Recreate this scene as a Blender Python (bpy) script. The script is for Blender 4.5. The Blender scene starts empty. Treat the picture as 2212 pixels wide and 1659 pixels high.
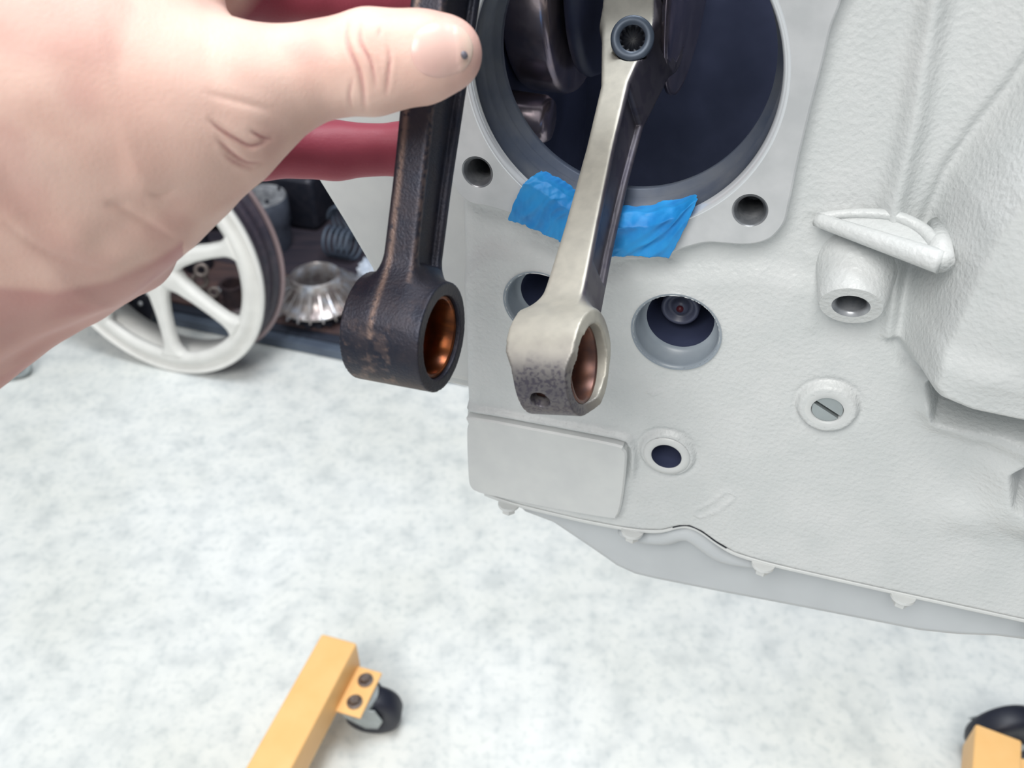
import bpy, bmesh, math, random
import numpy as np
from mathutils import Vector, noise
random.seed(4); rng = np.random.default_rng(4)
# ------------------------------------------------------------ camera, light, exposure
F = 1880.0; PITCH = math.radians(38.5); CAMH = 1.1
sc = bpy.context.scene
cam = bpy.data.objects.new('camera', bpy.data.cameras.new('camera')); sc.collection.objects.link(cam)
cam.location = (0, 0, CAMH); cam.rotation_euler = (math.pi/2 - PITCH, 0, 0)
cam.data.sensor_width = 36; cam.data.lens = F*36/2212; cam.data.clip_start = 0.01; cam.data.clip_end = 60
cam.data.dof.use_dof = True; cam.data.dof.focus_distance = 0.27; cam.data.dof.aperture_fstop = 20
sc.camera = cam
sc.view_settings.view_transform = 'Standard'; sc.view_settings.look = 'None'
sc.view_settings.gamma = 1; sc.view_settings.use_curve_mapping = False
sc.view_settings.exposure = 0.0
w = bpy.data.worlds.new('daylight'); sc.world = w; w.use_nodes = True
bg = w.node_tree.nodes['Background']; bg.inputs[0].default_value = (0.90, 0.955, 1.0, 1); bg.inputs[1].default_value = 0.43
def area(name, loc, target, size, power, col):
    l = bpy.data.lights.new(name, 'AREA'); l.shape = 'SQUARE'; l.size = size; l.energy = power; l.color = col
    o = bpy.data.objects.new(name, l); sc.collection.objects.link(o); o.location = loc
    o.rotation_euler = (Vector(target)-Vector(loc)).to_track_quat('-Z', 'Y').to_euler()
    return o
area('open_garage_door_light', (-0.75, -1.1, 2.7), (0.1, 0.6, 0.6), 1.3, 56, (1.0, 0.985, 0.95))
area('ceiling_light', (0.2, 0.75, 3.0), (0.1, 0.7, 0), 1.0, 54, (0.93, 0.97, 1.0))

# ------------------------------------------------------------ helpers
def lin(c):
    return tuple(((x/255)/12.92 if x/255 <= 0.04045 else ((x/255+0.055)/1.055)**2.4) for x in c)
def mat(name, c1, c2=None, scale=50, rough=0.5, metal=0.0, bump=0.0, bscale=None, bdist=0.0005, detail=4, spec=0.5, c3=None, lo=0.35, hi=0.65,
        rough2=None, vec=(1, 1, 1), sss=0, attr=None, coat=0, bump2=None):
    m = bpy.data.materials.new(name); m.use_nodes = True
    nt = m.node_tree; n = nt.nodes; L = nt.links.new; b = n['Principled BSDF']
    b.inputs['Roughness'].default_value = rough; b.inputs['Metallic'].default_value = metal
    b.inputs['Specular IOR Level'].default_value = spec
    b.inputs['Coat Weight'].default_value = coat
    tc = n.new('ShaderNodeTexCoord'); mp = n.new('ShaderNodeMapping'); mp.inputs['Scale'].default_value = vec
    L(tc.outputs['Object'], mp.inputs['Vector'])
    c1 = lin(c1); b.inputs['Base Color'].default_value = (*c1, 1)
    col = None
    if c2:
        t = n.new('ShaderNodeTexNoise'); t.inputs['Scale'].default_value = scale; t.inputs['Detail'].default_value = detail
        L(mp.outputs[0], t.inputs['Vector'])
        r = n.new('ShaderNodeValToRGB'); r.color_ramp.elements[0].position = lo; r.color_ramp.elements[1].position = hi
        r.color_ramp.elements[0].color = (*c1, 1); r.color_ramp.elements[1].color = (*lin(c2), 1)
        if c3:
            e = r.color_ramp.elements.new((lo+hi)/2); e.color = (*lin(c3), 1)
        L(t.outputs['Fac'], r.inputs[0]); col = r.outputs[0]
        if rough2 is not None:
            mr = n.new('ShaderNodeMapRange'); mr.inputs['From Min'].default_value = lo; mr.inputs['From Max'].default_value = hi
            mr.inputs['To Min'].default_value = rough; mr.inputs['To Max'].default_value = rough2
            L(t.outputs['Fac'], mr.inputs[0]); L(mr.outputs[0], b.inputs['Roughness'])
    if attr:
        a = n.new('ShaderNodeAttribute'); a.attribute_name = attr[0]
        mx = n.new('ShaderNodeMix'); mx.data_type = 'RGBA'
        L(a.outputs['Fac'], mx.inputs[0])
        if col: L(col, mx.inputs[6])
        else: mx.inputs[6].default_value = (*c1, 1)
        mx.inputs[7].default_value = (*lin(attr[1]), 1); col = mx.outputs[2]
    if col: L(col, b.inputs['Base Color'])
    if sss:
        b.inputs['Subsurface Weight'].default_value = sss; b.inputs['Subsurface Scale'].default_value = 0.004
        b.inputs['Subsurface Radius'].default_value = (1, 0.35, 0.2)
    if bump:
        t2 = n.new('ShaderNodeTexNoise'); t2.inputs['Scale'].default_value = bscale or scale*2; t2.inputs['Detail'].default_value = 3
        L(mp.outputs[0], t2.inputs['Vector'])
        bp = n.new('ShaderNodeBump'); bp.inputs['Strength'].default_value = bump; bp.inputs['Distance'].default_value = bdist
        L(t2.outputs['Fac'], bp.inputs['Height'])
        if bump2:
            t3 = n.new('ShaderNodeTexVoronoi'); t3.inputs['Scale'].default_value = bump2[0]
            L(mp.outputs[0], t3.inputs['Vector'])
            bq = n.new('ShaderNodeBump'); bq.inputs['Strength'].default_value = bump2[1]; bq.inputs['Distance'].default_value = bdist
            L(t3.outputs['Distance'], bq.inputs['Height']); L(bp.outputs[0], bq.inputs['Normal']); bp = bq
        L(bp.outputs[0], b.inputs['Normal'])
    return m
M = {}
OFF = {}
def empty(name, loc, label=None, cat=None, group=None):
    o = bpy.data.objects.new(name, None); sc.collection.objects.link(o); o.location = loc; o.empty_display_size = 0.02
    OFF[o] = np.array(loc, float)
    if label: o['label'] = label; o['category'] = cat
    if group: o['group'] = group
    return o
def obj(name, V, Fc, m, parent=None, smooth=True, label=None, cat=None, kind=None, group=None, loc=None, mods=()):
    V = np.asarray(V, float); off = np.zeros(3)
    if parent is not None: off = OFF[parent]
    elif loc is not None: off = np.array(loc, float)
    me = bpy.data.meshes.new(name); me.from_pydata((V-off).tolist(), [], [tuple(int(i) for i in f) for f in Fc]); me.update()
    bm = bmesh.new(); bm.from_mesh(me); bmesh.ops.recalc_face_normals(bm, faces=bm.faces); bm.to_mesh(me); bm.free()
    o = bpy.data.objects.new(name, me); sc.collection.objects.link(o); me.materials.append(m)
    OFF[o] = off
    if parent is not None: o.parent = parent
    elif loc is not None: o.location = loc
    if smooth:
        me.polygons.foreach_set('use_smooth', [True]*len(me.polygons))
        if smooth == 'auto':
            me.set_sharp_from_angle(angle=math.radians(35))
    if label: o['label'] = label
    if cat: o['category'] = cat
    if kind: o['kind'] = kind
    if group: o['group'] = group
    for t, kw in mods:
        md = o.modifiers.new(t.lower(), t)
        for k, v in kw.items(): setattr(md, k, v)
    return o
def join(parts):
    V = []; Fc = []; n = 0
    for v, f in parts:
        v = np.asarray(v, float); V.append(v); Fc += [tuple(int(i)+n for i in q) for q in f]; n += len(v)
    return np.vstack(V), Fc
def norm(v): v = np.asarray(v, float); return v/np.linalg.norm(v)
C0 = np.array([0, 0, CAMH])
def ray(px, py):
    a = (px-1106)/F; b = -(py-829.5)/F
    return np.array([a, math.cos(PITCH)+b*math.sin(PITCH), -math.sin(PITCH)+b*math.cos(PITCH)])
def P(px, py, d): return C0+ray(px, py)*d                   # point seen at a pixel of the photograph, at a real depth
def fl(px, py, z=0.0):                                     # point on a horizontal level
    r = ray(px, py); return C0+r*((z-CAMH)/r[2])
YAW = math.radians(18.5); FD = 0.241
U = np.array([math.cos(YAW), -math.sin(YAW), 0]); N = np.array([-math.sin(YAW), -math.cos(YAW), 0]); Z = np.array([0, 0, 1.0])
def uv(px, py, h=0.0):
    r = ray(px, py); p = r*((-FD+h)/(r@N)); return np.array([p@U, p[2]])
def W(u, v, h=0.0):
    u, v, h = np.broadcast_arrays(u, v, h)
    return C0+u[..., None]*U+v[..., None]*Z+(h-FD)[..., None]*N
def frame(axis, hint=(0, 0, 1)):
    a = norm(axis); h = np.array(hint, float)
    if abs(a@h) > 0.95: h = np.array([1.0, 0, 0])
    x = norm(np.cross(h, a)); y = np.cross(a, x); return x, y, a
def lathe(prof, base, axis, n=48, close=False, hint=(0, 0, 1), capends=False, rfun=None):
    """prof: list of (radius, height along axis)"""
    x, y, a = frame(axis, hint); base = np.asarray(base, float)
    t = np.arange(n)*2*np.pi/n; V = []
    for r, h in prof:
        rr = r if rfun is None else rfun(r, h, t)
        V.append(base+a*h+(rr*np.cos(t))[:, None]*x+(rr*np.sin(t))[:, None]*y)
    V = np.vstack(V); Fc = []; m = len(prof)
    for i in range(m if close else m-1):
        j = (i+1) % m
        for k in range(n):
            l = (k+1) % n; Fc.append((i*n+k, i*n+l, j*n+l, j*n+k))
    if capends:
        Fc.append(tuple(range(n))); Fc.append(tuple((m-1)*n+k for k in range(n)))
    return V, Fc
def box(c, ax, half, bev=0.0):
    """oriented box with chamfered edges: ax = 3 axes, half = half sizes"""
    bm = bmesh.new(); bmesh.ops.create_cube(bm, size=2)
    for v in bm.verts: v.co = Vector((v.co.x*half[0], v.co.y*half[1], v.co.z*half[2]))
    if bev: bmesh.ops.bevel(bm, geom=bm.edges[:], offset=bev, segments=3, affect='EDGES', profile=0.6)
    bm.verts.index_update()
    V = np.array([tuple(v.co) for v in bm.verts]); Fc = [tuple(v.index for v in f.verts) for f in bm.faces]; bm.free()
    return np.asarray(c)+V@np.array(ax), Fc
def prism(poly3, vec):
    a = np.asarray(poly3, float); n = len(a); V = np.vstack([a, a+np.asarray(vec)])
    return V, [tuple(range(n)), tuple(range(2*n-1, n-1, -1))]+[(i, (i+1) % n, (i+1) % n+n, i+n) for i in range(n)]
def tube(pts, r, n=10, closed=False):
    pts = np.asarray(pts, float); m = len(pts); V = []
    r = np.broadcast_to(r, (m,))
    T = np.gradient(pts, axis=0)
    if closed: T = np.roll(pts, -1, 0)-np.roll(pts, 1, 0)
    x = None
    for i in range(m):
        a = norm(T[i])
        if x is None: x, y, _ = frame(a)
        x = norm(x-(x@a)*a); y = np.cross(a, x)
        t = np.arange(n)*2*np.pi/n
        V.append(pts[i]+r[i]*(np.cos(t)[:, None]*x+np.sin(t)[:, None]*y))
    V = np.vstack(V); Fc = []
    for i in range(m if closed else m-1):
        j = (i+1) % m
        for k in range(n):
            l = (k+1) % n; Fc.append((i*n+k, i*n+l, j*n+l, j*n+k))
    if not closed: Fc += [tuple(range(n)), tuple((m-1)*n+k for k in range(n))]
    return V, Fc
def smooth_poly(pts, n=8, closed=True):
    pts = np.asarray(pts, float); m = len(pts); out = []
    for i in range(m if closed else m-1):
        if closed: p0, p1, p2, p3 = pts[i-1], pts[i], pts[(i+1) % m], pts[(i+2) % m]
        else: p0, p1, p2, p3 = pts[max(i-1, 0)], pts[i], pts[i+1], pts[min(i+2, m-1)]
        for k in range(n):
            t = k/n
            out.append(0.5*((2*p1)+(-p0+p2)*t+(2*p0-5*p1+4*p2-p3)*t*t+(-p0+3*p1-3*p2+p3)*t**3))
    if not closed: out.append(pts[-1])
    return np.array(out)
def ss(x, a=0.0, b=1.0):
    t = np.clip((x-a)/(b-a), 0, 1); return t*t*(3-2*t)
def seg(u, v, pts):
    """distance from points to an open polyline"""
    d = np.full(np.shape(u), 1e9)
    for a, b in zip(pts[:-1], pts[1:]):
        a = np.asarray(a); b = np.asarray(b); e = b-a; L2 = e@e+1e-18
        t = np.clip(((u-a[0])*e[0]+(v-a[1])*e[1])/L2, 0, 1)
        d = np.minimum(d, np.hypot(u-a[0]-t*e[0], v-a[1]-t*e[1]))
    return d
def inside(u, v, poly):
    c = np.zeros(np.shape(u), bool); n = len(poly)
    for i in range(n):
        x1, y1 = poly[i]; x2, y2 = poly[(i+1) % n]
        if y1 == y2: continue
        k = (y1 > v) != (y2 > v); c ^= k & (u < (x2-x1)*(v-y1)/(y2-y1)+x1)
    return c
def sdpoly(u, v, poly):
    d = seg(u, v, list(poly)+[poly[0]]); return np.where(inside(u, v, poly), -d, d)
def circfit(pp, h):
    Q = np.array([uv(*p, h) for p in pp]); A = np.c_[2*Q, np.ones(len(Q))]
    s = np.linalg.lstsq(A, (Q**2).sum(1), rcond=None)[0]
    return s[0], s[1], math.sqrt(s[2]+s[0]**2+s[1]**2)
# ---- signed distance fields turned into one continuous skin
def nets(f, lo, hi, h):
    lo = np.asarray(lo); nn = np.ceil((np.asarray(hi)-lo)/h).astype(int)+1
    ax = [(lo[i]+h*np.arange(nn[i])).astype(np.float32) for i in range(3)]
    X, Y, Zz = np.meshgrid(*ax, indexing='ij', sparse=True)
    D = f(X, Y, Zz).astype(np.float32); D = np.broadcast_to(D, tuple(nn)).copy()
    # close the field at its box
    for a in range(3):
        s = [slice(None)]*3
        s[a] = 0; D[tuple(s)] = np.maximum(D[tuple(s)], h*0.5); s[a] = -1; D[tuple(s)] = np.maximum(D[tuple(s)], h*0.5)
    ins = D < 0
    c = np.zeros(tuple(nn-1), np.int8)
    for i in (0, 1):
        for j in (0, 1):
            for k in (0, 1):
                c += ins[i:nn[0]-1+i, j:nn[1]-1+j, k:nn[2]-1+k]
    act = (c > 0) & (c < 8); idx = np.full(act.shape, -1, np.int64); I = np.argwhere(act); idx[act] = np.arange(len(I))
    acc = np.zeros((len(I), 3)); cnt = np.zeros(len(I))
    corners = [(i, j, k) for i in (0, 1) for j in (0, 1) for k in (0, 1)]
    for p in corners:
        for a in range(3):
            if p[a]: continue
            q = list(p); q[a] = 1
            d0 = D[I[:, 0]+p[0], I[:, 1]+p[1], I[:, 2]+p[2]]; d1 = D[I[:, 0]+q[0], I[:, 1]+q[1], I[:, 2]+q[2]]
            m = (d0 < 0) != (d1 < 0); t = np.where(m, d0/np.where(m, d0-d1, 1), 0)
            pos = np.array(p, float)[None].repeat(len(I), 0); pos[:, a] += t
            acc += np.where(m[:, None], pos, 0); cnt += m
    V = lo+h*(I+acc/cnt[:, None]); Fc = []
    for a in range(3):
        b, c2 = (a+1) % 3, (a+2) % 3
        s0 = [slice(0, nn[i]) for i in range(3)]; s1 = [slice(0, nn[i]) for i in range(3)]
        s0[a] = slice(0, nn[a]-1); s1[a] = slice(1, nn[a])
        E = np.argwhere(ins[tuple(s0)] != ins[tuple(s1)])
        ok = (E[:, b] > 0) & (E[:, c2] > 0) & (E[:, b] < nn[b]-1) & (E[:, c2] < nn[c2]-1); E = E[ok]
        eb = np.zeros(3, int); eb[b] = 1; ec = np.zeros(3, int); ec[c2] = 1
        q = [idx[tuple((E-x).T)] for x in (0*eb, eb, eb+ec, ec)]
        Fq = np.stack(q, 1); fl_ = ins[tuple(E.T)]; Fq[fl_] = Fq[fl_][:, ::-1]; Fc.append(Fq)
    return V, np.vstack(Fc)
def smin(a, b, k):
    h = np.maximum(k-np.abs(a-b), 0)/k; return np.minimum(a, b)-h*h*k*0.25
def cone(X, Y, Zz, a, b, ra, rb):
    a = np.asarray(a, np.float32); b = np.asarray(b, np.float32); e = b-a
    t = np.clip(((X-a[0])*e[0]+(Y-a[1])*e[1]+(Zz-a[2])*e[2])/(e@e), 0, 1)
    return np.sqrt((X-a[0]-t*e[0])**2+(Y-a[1]-t*e[1])**2+(Zz-a[2]-t*e[2])**2)-(ra+(rb-ra)*t)
def rbox(X, Y, Zz, c, hx, hy, hz, r):
    qx = np.abs(X-c[0])-hx+r; qy = np.abs(Y-c[1])-hy+r; qz = np.abs(Zz-c[2])-hz+r
    return np.sqrt(np.maximum(qx, 0)**2+np.maximum(qy, 0)**2+np.maximum(qz, 0)**2)+np.minimum(np.maximum(qx, np.maximum(qy, qz)), 0)-r

# ------------------------------------------------------------ materials
M['cast'] = mat('painted_casting', (197, 200, 200), (204, 206, 206), 60, rough=0.40, bump=0.55, bscale=900, bdist=0.00045, spec=0.5, bump2=(520, 0.35))
M['smoothpaint'] = mat('smooth_silver_paint', (200, 202, 202), (206, 208, 207), 90, rough=0.42, bump=0.25, bscale=1500, bdist=0.0001)
M['pan'] = mat('pan_paint', (182, 186, 189), (189, 193, 196), 40, rough=0.45, bump=0.2, bscale=900, bdist=0.0002)
M['deck'] = mat('machined_deck', (188, 190, 192), (202, 203, 205), 90, rough=0.33, metal=0.25, bump=0.1, bscale=700, bdist=0.0001)
M['lip'] = mat('bright_lip', (225, 228, 232), rough=0.25, metal=0.5)
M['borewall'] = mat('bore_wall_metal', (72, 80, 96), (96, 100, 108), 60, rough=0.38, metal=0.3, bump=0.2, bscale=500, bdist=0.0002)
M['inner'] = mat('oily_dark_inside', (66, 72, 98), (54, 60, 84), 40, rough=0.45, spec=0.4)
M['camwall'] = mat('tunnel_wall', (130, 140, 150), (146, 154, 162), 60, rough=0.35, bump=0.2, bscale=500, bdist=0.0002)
M['thread'] = mat('threaded_steel', (120, 124, 130), (160, 162, 166), 200, rough=0.3, metal=0.4)
M['dark'] = mat('dark_gap', (22, 26, 38), rough=0.7)
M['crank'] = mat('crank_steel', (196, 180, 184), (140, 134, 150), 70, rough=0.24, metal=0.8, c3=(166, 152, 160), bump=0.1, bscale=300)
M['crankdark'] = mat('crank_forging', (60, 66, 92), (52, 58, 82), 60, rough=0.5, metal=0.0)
M['bolt'] = mat('black_bolt', (70, 80, 94), (80, 90, 104), 200, rough=0.38, metal=0.3)
M['boltdark'] = mat('bolt_socket', (22, 25, 34), rough=0.5)
M['rod'] = mat('dark_forged_steel', (36, 39, 52), (48, 46, 55), 160, rough=0.42, metal=0.5, bump=0.45, bscale=1500, bdist=0.0003, rough2=0.5, attr=('wear_and_light', (126, 106, 98)), lo=0.4, hi=0.62)
M['bronze'] = mat('bronze_bushing', (126, 70, 36), (88, 50, 34), 180, rough=0.25, metal=0.85, vec=(1, 1, 4))
M['bright'] = mat('brushed_rod_steel', (182, 178, 167), (174, 170, 160), 300, rough=0.5, metal=0.5, bump=0.12, bscale=900, bdist=0.0001, attr=('stain_shade', (74, 70, 80)))  # attr colour: small-end stain together with painted side shade
M['skin'] = mat('skin', (230, 196, 182), (222, 182, 168), 55, rough=0.5, bump=0.35, bscale=1400, bdist=0.00015, sss=0.12, attr=('palm', (158, 70, 86)), c3=(227, 190, 176), spec=0.3, bump2=(900, 0.12))  # attr colour: redder palm skin, with shade of the rear fingers painted in
M['nail'] = mat('thumb_nail_skin', (226, 182, 172), (230, 192, 180), 90, rough=0.28, sss=0.08, spec=0.5, bump=0.05, bscale=200, attr=('tip', (232, 212, 190)))
M['bruise'] = mat('nail_bruise', (104, 100, 110), rough=0.4)
M['tape'] = mat('blue_tape', (28, 138, 204), (20, 120, 190), 120, rough=0.55, bump=0.3, bscale=900, bdist=0.0002, c3=(26, 132, 200))
M['floor'] = mat('concrete', (212, 216, 216), (234, 236, 234), 22, rough=0.55, detail=9, bump=0.15, bscale=60, c3=(226, 229, 228), lo=0.32, hi=0.6)
M['orange'] = mat('orange_paint', (245, 196, 130), (242, 190, 122), 30, rough=0.45)
M['zinc'] = mat('zinc_steel', (170, 178, 180), (150, 156, 158), 60, rough=0.35, metal=0.5)
M['rusty'] = mat('rusty_bolt_steel', (140, 130, 124), (96, 84, 80), 300, rough=0.4, metal=0.7)
M['rubber'] = mat('black_rubber', (30, 33, 46), rough=0.5)
M['wheel'] = mat('white_wheel_paint', (230, 229, 225), (222, 221, 217), 30, rough=0.45)
M['barrel'] = mat('dark_barrel', (70, 62, 72), (50, 48, 60), 60, rough=0.4, vec=(1, 1, 1))
M['barreledge'] = mat('barrel_edge', (150, 132, 134), rough=0.35, metal=0.4)
M['board'] = mat('brown_board', (104, 80, 76), (76, 62, 64), 9, rough=0.6, vec=(1, 6, 1))
M['boardshade'] = mat('shaded_board', (66, 58, 66), (46, 44, 56), 9, rough=0.6, vec=(1, 6, 1))
M['beam'] = mat('grey_beam', (96, 108, 124), (76, 86, 102), 12, rough=0.5)
M['beamdark'] = mat('dark_beam', (44, 50, 64), rough=0.6)
M['backwall'] = mat('dark_wall', (40, 44, 60), (30, 33, 46), 4, rough=0.7)
M['barrelpart'] = mat('cylinder_casting', (92, 98, 112), (70, 76, 90), 30, rough=0.5)
M['barreltop'] = mat('cylinder_top', (200, 202, 206), (150, 152, 158), 40, rough=0.35, metal=0.4)
M['silver'] = mat('fan_alloy', (200, 204, 214), (150, 140, 140), 40, rough=0.3, metal=0.7, c3=(184, 178, 176))
M['blackmetal'] = mat('black_metal', (38, 42, 54), (52, 52, 62), 60, rough=0.4, metal=0.3)
M['brownmetal'] = mat('brown_metal', (92, 76, 76), (66, 56, 62), 40, rough=0.45, metal=0.3)
M['film'] = mat('plastic_film', (176, 188, 206), (206, 212, 222), 30, rough=0.2, spec=0.8)

# ------------------------------------------------------------ the setting
def grid(p, a, b, na, nb):
    V = [np.asarray(p)+np.asarray(a)*i/na+np.asarray(b)*j/nb for j in range(nb+1) for i in range(na+1)]
    return V, [(j*(na+1)+i, j*(na+1)+i+1, (j+1)*(na+1)+i+1, (j+1)*(na+1)+i) for j in range(nb) for i in range(na)]
V, Fc = box((0, 2, -0.05), np.eye(3), (6, 6, 0.05))
obj('floor', V, Fc, M['floor'], smooth=False, kind='structure')
fm = M['floor']; nt = fm.node_tree; nn_ = nt.nodes; L_ = nt.links.new           # stains and small pits of the concrete
base_in = nn_['Principled BSDF'].inputs['Base Color']; src = base_in.links[0].from_socket
tc = nn_.new('ShaderNodeTexCoord')
n2 = nn_.new('ShaderNodeTexNoise'); n2.inputs['Scale'].default_value = 85; n2.inputs['Detail'].default_value = 5; L_(tc.outputs['Object'], n2.inputs['Vector'])
r2 = nn_.new('ShaderNodeValToRGB'); r2.color_ramp.elements[0].position = 0.30; r2.color_ramp.elements[1].position = 0.50
r2.color_ramp.elements[0].color = (0.85, 0.87, 0.88, 1); r2.color_ramp.elements[1].color = (1, 1, 1, 1); L_(n2.outputs['Fac'], r2.inputs[0])
n3 = nn_.new('ShaderNodeTexNoise'); n3.inputs['Scale'].default_value = 2.6; n3.inputs['Detail'].default_value = 6; L_(tc.outputs['Object'], n3.inputs['Vector'])
r3 = nn_.new('ShaderNodeValToRGB'); r3.color_ramp.elements[0].position = 0.3; r3.color_ramp.elements[1].position = 0.62
r3.color_ramp.elements[0].color = (0.86, 0.86, 0.83, 1); r3.color_ramp.elements[1].color = (1, 1, 1, 1); L_(n3.outputs['Fac'], r3.inputs[0])
m1 = nn_.new('ShaderNodeMix'); m1.data_type = 'RGBA'; m1.blend_type = 'MULTIPLY'; m1.inputs[0].default_value = 1
m2 = nn_.new('ShaderNodeMix'); m2.data_type = 'RGBA'; m2.blend_type = 'MULTIPLY'; m2.inputs[0].default_value = 1
L_(src, m1.inputs[6]); L_(r2.outputs[0], m1.inputs[7]); L_(m1.outputs[2], m2.inputs[6]); L_(r3.outputs[0], m2.inputs[7]); L_(m2.outputs[2], base_in)

V, Fc = box((2.1, 0.6, 1.4), np.eye(3), (0.05, 3.0, 1.4)); obj('wall_right_added', V, Fc, M['backwall'], smooth=False, kind='structure')  # unseen wall, added to darken reflections from the right
# ------------------------------------------------------------ the engine block
ENG = W(np.array(0.05), np.array(-0.30), np.array(-0.08))
eng = empty('engine_block', ENG, 'freshly painted silver grey cast engine block with taped cylinder opening, mounted above the floor', 'engine')
DH = 0.003
deck_bore = circfit([(1672, 0), (1698, 100), (1699, 149), (1680, 278), (1625, 363), (1570, 418), (1495, 465), (1018, 214), (1038, 268), (1078, 338), (1127, 398)], DH)
BU, BV, BR = deck_bore
def cu(px, py, h=0.0): return uv(px, py, h)
def hole(px, py, wpx, h=0.0):
    a = uv(px-wpx/2, py, h); b = uv(px+wpx/2, py, h); c = uv(px, py, h); return c[0], c[1], (b[0]-a[0])/2
th1 = hole(1031, 372, 61, DH); th2 = hole(1620, 455, 73, DH)
camh = circfit([(1366, 709), (1555, 704), (1461, 628), (1471, 799)], 0.0); camh = (camh[0], camh[1], hole(1461, 707, 190)[2])
lefth = hole(1165, 655, 146, 0)
smallh = hole(1440, 984, 67, 0.0015); plug = hole(1787, 886, 70, 0.0025)
uL = uv(1000, 800)[0]; uR = uv(2600, 900)[0]; vT = uv(1400, -330)[1]
bot_px = [(1000, 1000), (1006, 1030), (1020, 1052), (1044, 1066), (1110, 1089), (1247, 1122), (1340, 1140), (1384, 1146), (1427, 1147), (1466, 1138), (1490, 1138), (1516, 1150), (1548, 1173), (1586, 1195), (1640, 1212), (1712, 1230), (1931, 1279), (2212, 1340), (2450, 1392)]
bot = np.array([uv(*p) for p in bot_px])
bot[0, 0] = uL
deck_px = [(1835, -90), (1817, 0), (1795, 60), (1780, 124), (1750, 240), (1724, 348), (1705, 440), (1694, 482), (1669, 512), (1640, 525), (1606, 529), (1570, 527), (1525, 525), (1476, 537), (1441, 551), (1380, 562), (1310, 558), (1240, 530), (1170, 492), (1103, 462), (1053, 447), (1020, 440), (995, 424), (980, 400), (972, 370), (958, 200), (940, 0), (930, -120), (1060, -330), (1700, -330)]
deck = smooth_poly([uv(*p, DH) for p in deck_px], 5)
padpoly_px = [(1022, 900), (1180, 928), (1330, 957), (1348, 968), (1355, 985), (1348, 1060), (1341, 1098), (1334, 1112), (1318, 1117), (1180, 1093), (1060, 1068), (1032, 1060), (1018, 1050), (1013, 1025), (1010, 940), (1013, 914)]
pad = smooth_poly([uv(*p, 0.0025) for p in padpoly_px], 3)
step = 0.00072
nu = int((uR-uL)/step); us = uL+(uR-uL)*np.arange(nu+1)/nu
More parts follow.
